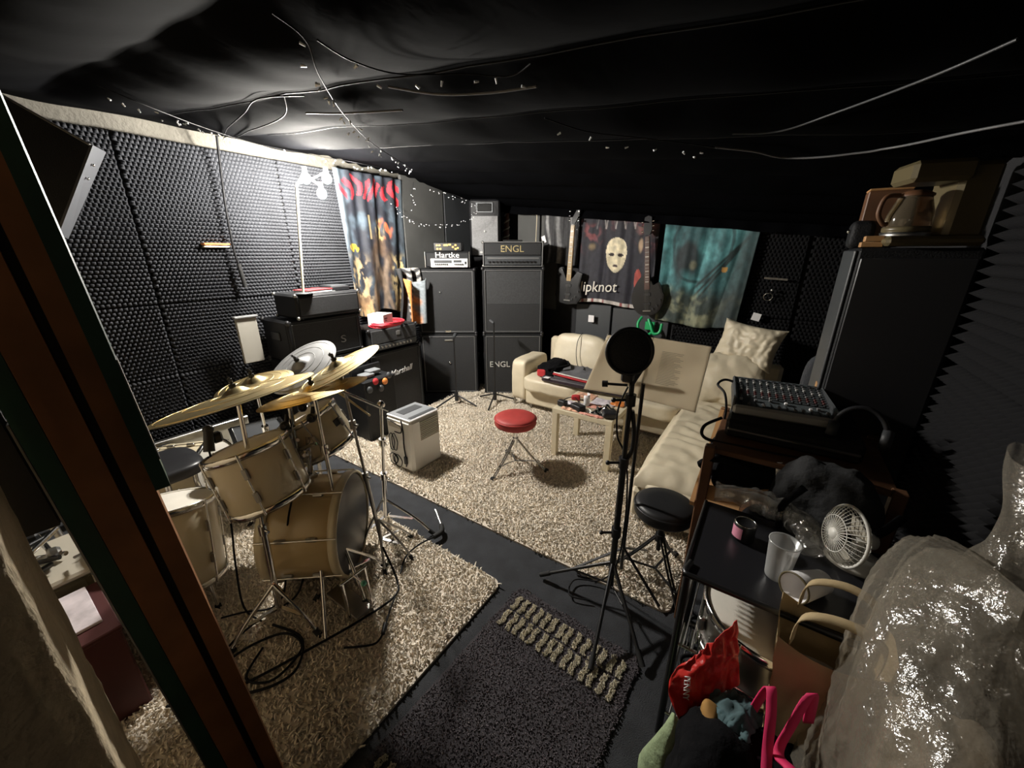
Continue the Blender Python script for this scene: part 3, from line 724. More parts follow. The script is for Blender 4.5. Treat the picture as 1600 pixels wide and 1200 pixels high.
# --- left wall amps (front faces +X): local x -> +Y, so rotate 90deg
def side(label, y0, w_, d_, h, z, xf=-3.12, **k): return cabinet(label, (xf, y0), R(90), w_, d_, h, z, dim=True, **k)
t = side('tall black cabinet by the foam wall with a small S logo', 1.50, .65, .42, .82, .0, xf=-3.14)
t = side('black cabinet with S badge stacked under the amp head by the lamp', 1.50, .65, .42, .345, .822, xf=-3.14)
text('logo', 'S', .09, Matrix.Translation((.46, -.001, .13)) @ TXT, K['trim'], t, .002, sx=1.4)
t = thing('amp_head', 'black amplifier head carrying papers beside the bright lamp', 'amplifier', (-3.10, 1.575, 1.170), R(90))
B().box((.285, .17, .105), (.57, .34, .19), .016).build('shell', K['tolex'], t)
B().box((.285, -.003, .105), (.52, .012, .14), .004).build('grille', K['grille'], t)
for x in (.06, .51):
    for y in (.05, .29): B().cyl((x, y, 0), (x, y, .012), .014, n=8).build('rubber_foot', K['rubber'], t)
B().box((.285, .17, .203), (.2, .025, .012), .004).build('carry_handle', K['rubber'], t)
corners(t, .57, .34, .012, .198, K['steel'], .015)
t = side('guitar cabinet with slanted Marshall script next to the cream rug', 2.16, .66, .40, .76, .0, xf=-3.10)
text('lettering', 'Marshall', .085, Matrix.Translation((.37, -.002, .52)) @ Matrix.Rotation(R(-4), 4, 'Y') @ TXT, K['paperw'], t, .003, .35)
t = thing('amp_head', 'black amplifier head under the white box and red cable', 'amplifier', (-3.10, 2.19, .762), R(90))
B().box((.30, .16, .12), (.60, .32, .215), .016).build('shell', K['tolex'], t)
B().box((.30, -.003, .15), (.55, .012, .13), .004).build('grille', K['tolex2'], t)
cpn = B().box((.30, -.004, .05), (.55, .012, .055), .003).build('control_panel', K['dkgrey'], t)
for k in range(10):
    mb = B(); mb.cyl((.08+k*.045, -.010, .05), (.08+k*.045, -.024, .05), .011, n=8); mb.build('knob', K['steel'], cpn)
B().box((.34, -.010, .16), (.05, .004, .04), .002).build('badge', K['trim'], t)
for x in (.06, .54):
    for y in (.05, .26): B().cyl((x, y, 0), (x, y, .012), .014, n=8).build('rubber_foot', K['rubber'], t)
corners(t, .60, .32, .012, .225, K['blackp'], .016)
# white carton and red cable coil on it
ZT = .992
t = thing('white_box', 'small white cardboard box inside the red cable coil', 'box', (-3.20, 2.42, ZT), R(20))
B().box((0, 0, .062), (.17, .17, .124), .002).build('carton', K['paperw'], t)
B().box((0, 0, .125), (.166, .05, .002)).build('lid_flap', K['white'], t)
B().box((.0855, -.04, .085), (.002, .05, .012)).build('printed_line', K['trim'], t); B().box((.0855, -.04, .065), (.002, .035, .008)).build('printed_line', K['trim'], t)
t = thing('red_cable', 'coil of red cable lying around the white box', 'cable', (-3.20, 2.46, ZT))
for k in range(5):
    ph = rnd.uniform(0, 6); rr = .155+.012*rnd.uniform(-1, 1)
    mb = B(); mb.tube([(-3.19+.008*k+rr*1.0*math.cos(i*.5236+ph)*.85, 2.46+.006*k+rr*1.05*math.sin(i*.5236+ph), ZT+.008+.009*k+.004*math.sin(i*1.3+k)) for i in range(12)], .0065, 7, 4, True); mb.build('loop', K['red'], t)
# books on the head beside the lamp
ZH = 1.369
t = thing('red_book', 'red covered pad lying on the amp head beside the lamp pole', 'book', (-3.22, 1.80, ZH), R(12))
B().box((0, 0, .012), (.17, .24, .020), .003).build('pages', K['paperw'], t); B().box((0, 0, .025), (.175, .245, .005), .002).build('cover', K['redfab'], t)
t = thing('black_tray', 'shallow black box on the right end of the lamp amp head', 'box', (-3.28, 2.03, ZH), R(-6))
B().box((0, 0, .02), (.22, .17, .036), .006).build('body', K['blackp'], t); B().box((0, 0, .041), (.19, .14, .006), .003).build('lid', K['dkgrey'], t)
t = thing('white_sheet', 'white paper lying under the red pad on the amp head', 'paper', (-3.27, 1.91, ZH), R(8))
B().box((0, 0, .002), (.2, .12, .003)).build('sheet', K['paperw'], t)
# --- striped towel hanging between the amps
def towel():
    def fn(u, v):
        y = 2.86+u*.30+.02*math.sin(v*5); z = 1.52-v*.62; x = -3.44+.05*math.sin(u*14+v*3)+.04*v
        return (x, y, z)
    return fn
def fb(u, v): return sum(nz(u*4*2**k, v*4*2**k, k*7.)/2**k for k in range(4))
def vflag(name, label, fn, colf, nu, nv, cat='banner', parts=None, loc=None, thick=.003, detail=.42):
    """hanging printed cloth: grid with vertex colours from a print function"""
    mb = B(); mb.grid(fn, nu, nv)
    vs = list(mb.v); P0 = Vector(vs[0])
    me = bpy.data.meshes.new(name); o_ = Vector(loc) if loc is not None else P0
    me.from_pydata([tuple(Vector(p)-o_) for p in vs], [], mb.f); me.polygons.foreach_set('use_smooth', [True]*len(mb.f))
    ca = me.color_attributes.new('Col', 'FLOAT_COLOR', 'POINT')
    arr = np.ones((len(vs), 4), dtype=np.float32)
    for j in range(nv+1):
        for i in range(nu+1):
            q = colf(i/nu, j/nv); f_ = 1+detail*(fb(i/nu*5, j/nv*5)) if detail else 1.
            arr[j*(nu+1)+i, :3] = [max(0, c_*f_) for c_ in q]
    ca.data.foreach_set('color', arr.ravel()); me.materials.append(K['flag'])
    o = bpy.data.objects.new(name, me); COL.objects.link(o); o.location = o_
    so_ = o.modifiers.new('thickness', 'SOLIDIFY'); so_.thickness = thick; so_.offset = 0
    return tag(o, label, cat)
def tow_col(u, v):
    s_ = math.sin((v*26+abs(u*6 % 2-1)*2)*2.2)
    return (.42, .40, .37) if s_ > .2 and u > .35 else (.03, .03, .032)
vflag('towel', 'black and white zigzag scarf hanging beside the bass cabinets', towel(), tow_col, 30, 90, 'scarf', loc=(-3.44, 3.0, 1.2))
def mix(a, b, t): t = max(0, min(1, t)); return tuple(x+(y-x)*t for x, y in zip(a, b))
# --- banner on the left wall (red lettering over dark figure and flames; generic print)
def ban_fn(u, v):
    y = 2.36+u*.82+v*.02*(1-2*u); z = 2.42-v*1.36-.03*math.sin(u*9)*v
    x = -3.575+.018*math.sin(u*17+v*2.5)*(.4+v)+.012*math.sin(u*41)*(1-v)
    return (x+.0, y+.10*v*(.5-u), z)
def ban_col(u, v):
    n = fb(u*1.4, v*1.8)
    c = mix((.012, .014, .022), (.06, .085, .11), sm(n, -.2, .6)*.8)
    ed = max(sm(u, .14, .0), sm(u, .88, 1.0)); c = mix(c, (.16, .20, .235), ed*.8*sm(v, .75, .2))
    # red letter like strokes across the top
    if .02 < v < .21:
        x = u*9.0+.55*math.sin(v*22+u*8); fr = x % 1
        top = .02+.025*(1+math.sin(u*21)); bot = .20-.05*abs(math.sin(u*13+1))
        if .22 < fr < .72 and top < v < bot and u > .03 and u < .93: c = (.55, .03, .045)
    # centre : dark torso with brown and tan patches
    d = math.hypot((u-.55)/.22, (v-.62)/.26); c = mix(c, (.075, .045, .028), sm(d, 1.1, .6)*sm(n, -.5, .2))
    if abs(u-.40) < .02+.015*nz(v*14, 1) and .28 < v < .45: c = (.34, .27, .15)
    d = math.hypot((u-.66)/.13, (v-.37)/.09); c = mix(c, (.48, .12, .05), sm(d, 1, .6)*sm(nz(u*14, v*14), -.1, .2))
    c = mix(c, (.50, .38, .16), sm(math.hypot((u-.56)/.09, (v-.39)/.11), 1, .5)*sm(nz(u*24, v*24, 4), .0, .2))
    for du in (-.12, .0, .13):
        dd = abs(u-.52-du-.06*math.sin(v*9+du*30)); c = mix(c, (.14, .10, .07), sm(dd, .05, .01)*sm(v, .55, .62))
    if math.hypot((u-.13)/.08, (v-.50)/.03) < 1: c = mix(c, (.62, .40, .03), sm(nz(u*20, v*20), -.3, .1))
    # flame and gold texture in the lower corners
    for uc in (.15, .86):
        k = sm(abs(u-uc), .22, .05)*sm(v, .52, .64)*sm(fb(u*3+uc, v*3.5), -.05, .25); c = mix(c, (.66, .50, .24) if uc > .5 else (.42, .31, .17), k)
    k = sm(v, .78, .98)*sm(nz(u*7, v*3, 3), -.1, .2); c = mix(c, (.50, .30, .14), k*.8)
    return c
vflag('banner', 'dark banner with red lettering and flames beside the lamp', ban_fn, ban_col, 90, 130, loc=(-3.56, 2.75, 2.4))
def org_fn(u, v): return (-3.33+.06*math.sin(u*9+v*2), 2.86+u*.30+.04*v, 1.42-v*.46-.05*math.sin(u*3))
vflag('tail_cloth', 'orange and grey cloth corner hanging below the red lettered banner', org_fn, lambda u, v: mix((.72, .27, .08), (.22, .25, .27), sm(u+.25*nz(u*4, v*4), .42, .62)), 30, 40, 'cloth', loc=(-3.33, 2.95, 1.2))
# ================================================================ BACK WALL
FY = YB-.095
def back_fn(x0, x1, z1, z0, a=.02, ph=0., fr=15., skew=0., tp=0.):
    def fn(u, v):
        x = x0+u*(x1-x0)*(1-tp*v)+skew*v; z = z1+(z0-z1)*v+.02*math.sin(u*6+ph)*v
        return (x, FY+.0-abs(a*math.sin(u*fr+ph+v*1.6))*(.35+v)-.004*math.sin(u*50), z)
    return fn
def smoke(u, v):
    c = (.035, .035, .038)
    for uc, w_ in ((.12, .06), (.42, .10), (.80, .06)):
        dd = abs(u-uc-.05*math.sin(v*7+uc*20)); c = mix(c, (.42, .42, .42), sm(dd, w_, w_*.2)*(.5+.5*nz(u*5, v*3)))
    if v < .35: c = mix(c, (.40, .40, .40), sm(abs(u-.62-v*.8), .06, .01)*.8)
    return c
vflag('banner', 'narrow black banner with white smoke streaks behind the first guitar', back_fn(-2.43, -1.98, 2.30, 1.55, .012), smoke, 50, 70, loc=(-2.2, FY, 2.2))
def slip(u, v):
    c = (.020, .019, .027); n = fb(u*2+3, v*2+1)
    c = mix(c, (.16, .05, .06), sm(n, .02, .5)*sm(v, .55, .3)*(1-sm(abs(u-.5), .3, .0)*.8))
    # pale scratches at the top
    for k in range(9):
        a = .25+.06*k; dd = abs((u-a)-.5*(v-.12)*(1 if k % 2 else -1)*(.4+.2*math.sin(k*3)))
        if v < .27 and v > .04: c = mix(c, (.36, .33, .32), sm(dd, .011, .003)*(.3+.7*(k % 3 > 0)))
    c = mix(c, (.20, .055, .06), sm(math.hypot((u-.16)/.16, (v-.30)/.10), 1, .3)*sm(nz(u*16, v*16, 2), -.1, .25))
    c = mix(c, (.24, .11, .10), sm(math.hypot((u-.86)/.17, (v-.24)/.18), 1, .3)*sm(nz(u*11, v*13, 5), -.15, .25))
    c = mix(c, (.42, .30, .20), sm(math.hypot((u-.80)/.035, (v-.42)/.08), 1, .5))
    # dark round field with plain pale oval mask
    d = math.hypot((u-.52)/.30, (v-.60)/.32); c = mix(c, (.018, .017, .026), sm(d, 1.05, .9))
    fu, fv = (u-.50)/.135, (v-.515)/.165; d = math.hypot(fu*(1+.18*fv), fv)
    if d < 1:
        c = (.70, .62, .44)
        for s_ in (-1, 1):
            if math.hypot((fu-s_*.42)/.28, (fv+.02)/.09) < 1: c = (.03, .02, .02)
        if math.hypot(fu/.26, (fv-.62)/.07) < 1: c = (.05, .03, .03)
        if abs(fu) > .55 and fv > .1: c = mix(c, (.40, .34, .22), .6)
    # red mark lower right, striped hem
    if math.hypot((u-.80-.05*(v-.7))/.045, (v-.73)/.10) < 1: c = mix((.42, .07, .05), c, .2)
    c = mix(c, (.30, .21, .10), sm(math.hypot((u-.17)/.07, (v-.44)/.05), 1, .2)*.6)
    if v > .965: c = mix((.50, .46, .43), (.25, .06, .06), sm(nz(u*20, 2), .1, .3))
    return c
fl = vflag('banner', 'dark banner with a pale mask and scratchy band lettering', back_fn(-1.96, -1.10, 2.22, 1.12, .014), slip, 110, 130, loc=(-1.5, FY, 2.2))
ORG[fl.name] = Vector((-1.5, FY, 2.2))
text('lettering', 'lipknot', .165, Matrix.Translation((-1.70, FY-.048, 1.31)) @ Matrix.Rotation(R(-2), 4, 'Y') @ TXT, K['inlay'], fl, .001, .12, sx=.95)
def teal(u, v):
    n = fb(u*1.6, v*1.6+2); c = mix((.035, .10, .11), (.11, .33, .35), sm(fb(u*.7, v*.7+2), -.35, .45))
    c = mix(c, (.02, .03, .034), sm(math.hypot((u-.30)/.20, (v-.48)/.22), 1.05, .5)*sm(nz(u*5, v*5), -.5, .1))
    r_ = math.hypot((u-.45)/.33, (v-.38)/.27); c = mix(c, (.02, .045, .05), sm(abs(r_-1+.1*nz(u*6, v*6)), .07, .02)*.8)
    c = mix(c, (.22, .22, .14), sm(math.hypot((u-.38)/.06, (v-.52)/.05), 1, .3)*.7)
    for k in range(3):
        dd = abs((v-.60)+(u-.55)*(.8+.15*k)-.06*k); c = mix(c, (.015, .03, .03), sm(dd, .025, .006)*sm(u, .35, .5)*sm(u, .95, .8))
    k = sm(v, .66, .80); c = mix(c, mix((.04, .055, .05), (.24, .25, .16), sm(fb(u*1.5, v*2+5), -.2, .5)), k)
    k = sm(u+.25*v, .82, 1.0); c = mix(c, (.03, .045, .046), k*.85)
    if math.hypot((u-.735)/.035, (v-.545)/.022) < 1: c = (.55, .30, .08)
    if v < .055: c = mix((.016, .016, .018), (.30, .02, .03), sm(nz(u*18, v*40), .1, .25)*sm(abs(u-.5), .4, .2))
    return c
vflag('banner', 'large teal banner with a dark swirling figure right of the guitars', back_fn(-1.04, -.20, 2.20, .98, 0.035, 1.2, 9., .0, .09), teal, 100, 130, loc=(-.6, FY, 2.2))
# guitars hung on the wall
def guitar(label, base, H_, lean, body, strings=True, neckm=None, vshape=False):
    bxx, byy, bz = base
    t = thing('electric_guitar', label, 'guitar', base)
    M = Matrix.Translation(base) @ Matrix.Rotation(lean, 4, 'Y') @ Matrix.Rotation(R(90), 4, 'X')   # local: x right, y up, z toward -Y (viewer)
    mb = MB(M); mb.prism(body, .042, Matrix.Translation((0, 0, .0))); mb.build('body', K['guitar'], t)
    top = max(p[1] for p in body)
    mb = MB(M); mb.prism([(x*.94, (y-.2)*.94+.2) for x, y in body], .006, Matrix.Translation((0, 0, .042))); mb.build('top', K['guitar'], t)
    nb = top-.10; nt = H_-.19
    mb = MB(M); mb.prism([(-.028, nb-.04), (.028, nb-.04), (.021, nt), (-.021, nt)], .022, Matrix.Translation((0, 0, .028))); mb.build('neck', neckm or K['rose'], t)
    mb = MB(M); mb.prism([(-.026, nb-.05), (.026, nb-.05), (.020, nt), (-.020, nt)], .005, Matrix.Translation((0, 0, .050))); fbo = mb.build('fretboard', neckm or K['rose'], t)
    for k in range(12):
        f = 1-2**(-(k+1)*1.35/12); yy = nt-f*(nt-nb)*1.55
        if yy < nb: break
        mb = MB(M); mb.box((0, yy, .0557), (.036, .012 if k % 2 else .006, .002)); mb.build('inlay' if k % 2 else 'fret', K['inlay'] if k % 2 else K['steel'], fbo)
    hd = [(-.022, nt), (.022, nt), (.042, nt+.05), (.034, nt+.17), (0, nt+.185), (-.034, nt+.17), (-.042, nt+.05)] if not vshape else [(-.02, nt), (.02, nt), (.06, nt+.10), (.075, nt+.18), (.045, nt+.19), (-.02, nt+.06)]
    mb = MB(M @ Matrix.Rotation(R(-8), 4, 'X')); mb.prism(hd, .016, Matrix.Translation((0, 0, .03+.14*nt))); hso = mb.build('headstock', K['guitar'], t)
    for k in range(6):
        s_ = -1 if k % 2 else 1; mb = MB(M); mb.cyl((s_*.045, nt+.05+.045*(k//2), .03), (s_*.062, nt+.05+.045*(k//2), .03), .008, n=6); mb.build('tuning_peg', K['chrome'], hso)
    for yy in (nb-.10, nb-.20):
        mb = MB(M); mb.box((0, yy, .051), (.075, .035, .010), .003); mb.build('pickup', K['blackp'], t)
    mb = MB(M); mb.box((0, nb-.27, .053), (.085, .016, .014), .003); mb.build('bridge', K['steel'], t)
    for p in ((.10, .10), (.13, .16), (.06, .07)):
        mb = MB(M); mb.cyl((p[0], p[1], .046), (p[0], p[1], .062), .012, n=8); mb.build('control_knob', K['blackp'], t)
    mb = MB(M)
    for k in range(6): mb.cyl((-.018+.0072*k, nb-.27, .060), (-.015+.006*k, nt, .058), .0009, n=4, cap=False)
    mb.build('strings', K['steel'], t)
    return t
lp = []
for k in range(48):
    a = 2*math.pi*k/48; yy = .21+.21*math.sin(a)
    wd = .165*abs(math.cos(a))**.75*(1 if yy < .22 else .80+.2*math.cos((yy-.22)*12)*.6)
    lp.append((math.copysign(wd, math.cos(a)), yy))
lp = [((x, y) if not (x > .03 and y > .34) else (x*.62, y-.05)) for x, y in lp]
guitar('black single cutaway electric guitar hanging between the two large banners', (-1.10, FY-.07, 1.05), .98, R(-6), lp)
st = [(0, 0), (.12, .02), (.17, .10), (.13, .22), (.16, .36), (.10, .38), (.04, .30), (-.04, .30), (-.10, .42), (-.16, .40), (-.13, .22), (-.17, .10), (-.12, .02)]
guitar('black guitar with pale maple neck hanging left of the mask banner', (-2.04, FY-.07, 1.10), 1.06, R(2), st, neckm=K['maple'], vshape=True)
# small wall pieces
def clip(label, loc, d, m, name='paper_scrap', cat='paper', rot=0.):
    mb = B(); mb.box((0, 0, 0), d, .001, Matrix.Translation(loc) @ Matrix.Rotation(rot, 4, 'Y')); return tag(mb.build(name, m, None, loc), label, cat)
clip('white paper tab at the top of the smoke streaked banner', (-2.44, FY-.02, 2.17), (.09, .004, .06), K['paperw'], rot=R(25))
clip('white folded paper tab above the ENGL amplifier head', (-2.43, FY-.02, 1.83), (.05, .004, .08), K['paperw'], rot=R(-20))
clip('small white socket label on the wall above the sofa', (-1.77, FY-.0, .94), (.07, .012, .08), K['paperw'])
clip('white paper scrap on the dark wall right of the teal banner', (-.12, FY-.02, 1.11), (.07, .004, .07), K['paperw'], rot=R(12))
clip('short grey metal strip on the dark wall above the hook', (-.03, FY-.02, 1.46), (.18, .012, .018), K['steel'], 'metal_strip', 'strip', R(3))
t = thing('wall_hook', 'small chrome knob and hook on the dark wall near the corner', 'hook', (-.06, FY, 1.30))
mb = B(); mb.torus((-.06, FY-.02, 1.30), (0, 1, .3), .035, .006, 16, 6); mb.build('ring', K['chrome'], t); mb = B(); mb.sph((-.04, FY-.02, 1.36), .016, 8); mb.build('knob', K['steel'], t)
t = thing('guitar_stand', 'bright green plastic guitar hanger on the wall over the sofa back', 'guitar stand', (-1.10, FY-.05, .80))
mb = B(); mb.tube([(-1.17, FY-.03, 1.02), (-1.20, FY-.06, .95), (-1.17, FY-.08, .87), (-1.08, FY-.08, .84), (-1.03, FY-.06, .88)], .016, 8, 5); mb.build('left_hook', K['jade'], t)
mb = B(); mb.tube([(-1.10, FY-.03, 1.00), (-1.06, FY-.06, .93), (-1.02, FY-.08, .86), (-.96, FY-.08, .88), (-.95, FY-.06, .97)], .016, 8, 5); mb.build('right_hook', K['jade'], t)
B().box((-1.08, FY-.03, .93), (.10, .012, .09), .004).build('plate', K['jade'], t)
t = thing('striped_pole', 'short red and white twisted pole behind the ENGL head', 'pole', (-2.95, 4.22, 1.70))
mb = B(); mb.cyl((-2.95, 4.22, 1.70), (-2.93, 4.24, 2.14), .05, .022, 10); mb.build('core', K['rose'], t)
mb = B(); mb.tube([(-2.95+(.05-.027*f)*math.cos(f*30)+.02*f, 4.22+(.05-.027*f)*math.sin(f*30)+.02*f, 1.70+.43*f) for f in [k/60 for k in range(61)]], .009, 5); mb.build('pale_spiral', K['inlay'], t)
B().bar((-2.95, 4.22, 1.70), (-2.95, YB, 1.72), .03, .03).build('wall_peg', K['blackm'], t)
# ================================================================ LEFT WALL PIECES
t = thing('wall_shelf', 'short orange topped wooden strip stuck on the foam wall', 'strip', (-3.60, 1.32, 1.735))
B().box((-3.62, 1.32, 1.745), (.07, .17, .014), .003).build('top_board', K['orange'], t); B().box((-3.625, 1.32, 1.728), (.06, .17, .012), .002).build('lower_board', K['birch'], t)
t = thing('wall_cable', 'black cable hanging down the foam wall from the ceiling cloth', 'cable', (-3.55, 1.45, 1.5))
B().tube([(-3.50, 1.44, 2.47), (-3.57, 1.45, 2.30), (-3.585, 1.43, 2.0), (-3.58, 1.42, 1.70), (-3.575, 1.43, 1.60)], .008, 6, 6).build('cord', K['cable'], t)
B().tube([(-3.575, 1.43, 1.60), (-3.57, 1.43, 1.55), (-3.57, 1.44, 1.42)], .017, 8, 4).build('plug', K['rubber'], t)
t = thing('grey_panel', 'grey upright note board standing behind the cymbals', 'board', (-3.35, 1.40, .72))
B().box((-3.45, 1.34, 1.02), (.025, .15, .37), .006, ).build('panel', K['vent'] if False else mat('warm_grey_board', (.33, .31, .27), .6), t)
B().box((-3.445, 1.34, 1.205), (.05, .17, .018), .005).build('top_rail', K['trim'], t)
B().bar((-3.46, 1.34, .84), (-3.62, 1.34, .80), .02, .02).build('wall_arm', K['blackm'], t)
# ================================================================ CLAMP LAMP
t = thing('pole_lamp', 'bare bulb lamp on a thin white pole blazing near the ceiling', 'lamp', (-3.13, 1.665, 1.372))
B().tube([(-3.13, 1.665, 1.38), (-3.11, 1.70, 1.8), (-3.08, 1.725, 2.16)], .010, 8, 6).build('pole', mat('ivory_pole', (.72, .68, .52), .4), t)
mb = B(); mb.lathe([(.001, .012), (.06, .010), (.07, 0), (.001, 0)], 20, Matrix.Translation((-3.13, 1.665, 1.372))); mb.build('base', K['dkgrey'], t)
for k, p in enumerate(((-3.02, 1.77, 2.20), (-2.96, 1.90, 2.21), (-2.94, 1.83, 2.10))):
    B().tube([(-3.08, 1.725, 2.16), ((-3.08+p[0])/2, (1.725+p[1])/2, 2.20), (p[0], p[1], p[2]+.05)], .006, 6, 4).build('arm', K['white'], t)
    B().cyl((p[0], p[1], p[2]+.075), (p[0], p[1], p[2]+.03), .016, n=10).build('socket', K['white'], t)
    mb = B(); mb.sph(p, .032, 14, (1, 1, 1.15)); mb.build('bulb', K['bulb'], t)
# ================================================================ DRUM KIT
def drum(name, label, top, bot, r, sm_, headm, botm=None, lugs=8, badge=None, hoop=K['chrome'], group=None, hoopw=.022, cat='drum', tilt=None):
    top, bot = Vector(top), Vector(bot); ax = (top-bot).normalized(); L_ = (top-bot).length
    t = thing(name, label, cat, tuple(bot), None, group)
    x, y, z = frame(ax); M = M4(bot, ax)
    mb = MB(M); mb.lathe([(r*.985, 0), (r, .004), (r, L_-.004), (r*.985, L_)], 40); sh_ = mb.build('shell', sm_, t)
    for nm, h0, hm in (('batter_head', L_, headm), ('resonant_head', 0, botm or headm)):
        mb = MB(M); s_ = 1 if h0 else -1
        mb.lathe([(.0005, h0+.004*s_), (r*.9, h0+.004*s_), (r*1.01, h0-.004*s_)], 40); mb.build(nm, hm, t)
        mb = MB(M); h1 = h0+.007*s_; h2 = h0-hoopw*s_
        mb.lathe([(r*1.005, h1), (r*1.05, h1), (r*1.055, (h1+h2)/2), (r*1.045, h2), (r*1.01, h2), (r*1.005, h1)], 40); mb.build('hoop', hoop, t)
    for k in range(lugs):
        a = 2*math.pi*(k+.5)/lugs
        d_ = x*math.cos(a)+y*math.sin(a)
        for f in (.30, .70) if L_ > .24 else (.5,):
            mb = B(); c = bot+ax*L_*f+d_*(r+.009); mb.bar(c-ax*.026, c+ax*.026, .020, .018, .005, d_); mb.build('lug', K['steel'], sh_)
        mb = B(); mb.cyl(bot+ax*-.006+d_*(r*1.075), bot+ax*(L_+.008)+d_*(r*1.075), .0042, n=6); mb.build('tension_rod', K['chrome'], t)
    if badge is not None:
        d_ = (x*math.cos(badge)+y*math.sin(badge)); mb = B(); c = bot+ax*L_*.55+d_*(r+.002); mb.bar(c-ax*.018, c+ax*.018, .045, .006, .002, d_); mb.build('badge', K['dkgrey'], sh_)
    return t
bdF, bdB = Vector((-1.68, .95, .305)), Vector((-1.955, .725, .305))
bd = drum('bass_drum', 'large cream bass drum lying on its side beneath the toms', bdF, bdB, .262, K['shellb'], K['skind'], K['skin'], 8, hoop=K['shell'], hoopw=.035)
for s_ in (-1, 1):
    side_ = Vector((-.63, .777, 0))*s_; c = bdF*.75+bdB*.25
    B().cyl(c+side_*.25+Vector((0, 0, -.08)), c+side_*.42+Vector((.06, .02, -.290)), .009, n=8).build('spur', K['chrome'], bd)
mb = B(); pillowy(mb, bdF+Vector((.035, .03, -.02)), (.10, .30, .34), .0, None, n=10, wr=.02, seed=3, pw=4.); 
B().cyl(tuple((bdF+bdB)/2+Vector((0, 0, .25))), tuple((bdF+bdB)/2+Vector((.02, .02, .52))), .014, n=10).build('tom_post', K['chrome'], bd)
B().box(tuple((bdF+bdB)/2+Vector((0, 0, .30))), (.07, .06, .03), .008).build('post_bracket', K['chrome'], bd)
drum('rack_tom', 'cream rack tom with badge, nearest the doorway and tilted left', (-1.85, .61, .865), (-1.775, .635, .605), .165, K['shell'], K['skin'], K['skin'], 6, badge=2.6)
drum('rack_tom', 'smaller cream rack tom tucked under the cymbals', (-1.93, .93, .885), (-1.86, .99, .69), .150, K['shell'], K['skin'], K['skin'], 6, badge=.4)
ft = drum('floor_tom', 'cream floor tom with white head behind the leaning door', (-2.27, .36, .54), (-2.19, .30, .15), .195, K['shell'], K['skin'], K['skin'], 6)
for a in (.3, 2.4, 4.5):
    d_ = Vector((math.cos(a), math.sin(a), 0))*.215
    B().cyl(tuple(Vector((-2.30, .325, .34))+d_), tuple(Vector((-2.24, .315, .022))+d_*1.06), .008, n=8).build('leg', K['chrome'], ft)
    B().cyl(tuple(Vector((-2.24, .315, .03))+d_*1.06), tuple(Vector((-2.24, .315, .012))+d_*1.06), .014, n=8).build('rubber_foot', K['rubber'], ft)
drum('snare_drum', 'shallow pale snare drum behind the nearest rack tom', (-2.28, .72, .64), (-2.24, .71, .50), .17, K['shell'], K['skin'], K['skin'], 8)
def cymbal(label, c, n_, dia, m, name='cymbal', bow=.018):
    t = thing(name, label, 'cymbal', c); M = M4(c, n_); r = dia/2
    pr = [(.006, .030), (.018, .029), (.034, .022), (.048, .010), (.058, .004)]+[(.058+(r-.058)*k/8, .004-bow*(k/8)**1.6) for k in range(1, 9)]
    mb = MB(M); mb.lathe(pr, 56); mb.lathe([(a, h-.0022) for a, h in pr][::-1], 56); dc_ = mb.build('disc', m, t)
    for k in range(3):
        rr = .09+(r-.11)*k/2.; f = (rr-.058)/(r-.058); mb = MB(M); mb.torus((0, 0, .0045-bow*f**1.6), (0, 0, 1), rr, .0012, 48, 4); mb.build('lathe_groove', m, dc_)
    mb = MB(M); mb.cyl((0, 0, .028), (0, 0, .044), .013, n=10); mb.build('felt', K['rubber'], t)
    mb = MB(M); mb.cyl((0, 0, .020), (0, 0, .075), .004, n=8); mb.cyl((0, 0, .045), (0, 0, .058), .008, n=8); mb.box((0, 0, .062), (.046, .006, .014), .002); mb.build('wing_nut', K['blackm'], t)
    return t
cymbal('largest brass cymbal, low and edge on, nearest the doorway', (-1.79, .60, 1.13), (-.245, -.095, .965), .60, K['cymb'])
cymbal('small brass hi hat pair behind the largest cymbal', (-2.12, .80, 1.065), (-.05, -.16, .985), .36, K['cymb'])
cymbal('matt grey cymbal tilted toward the doorway in front of the amps', (-2.19, 1.08, 1.08), (.03, -.54, .84), .42, K['cymg'])
cymbal('brass crash cymbal raised highest at the right of the kit', (-1.78, 1.06, 1.145), (-.27, -.33, .905), .44, K['cymb'])
cymbal('wide brass cymbal below the raised crash, seen edge on', (-1.77, .91, 1.06), (-.235, -.06, .97), .50, K['cymb'])
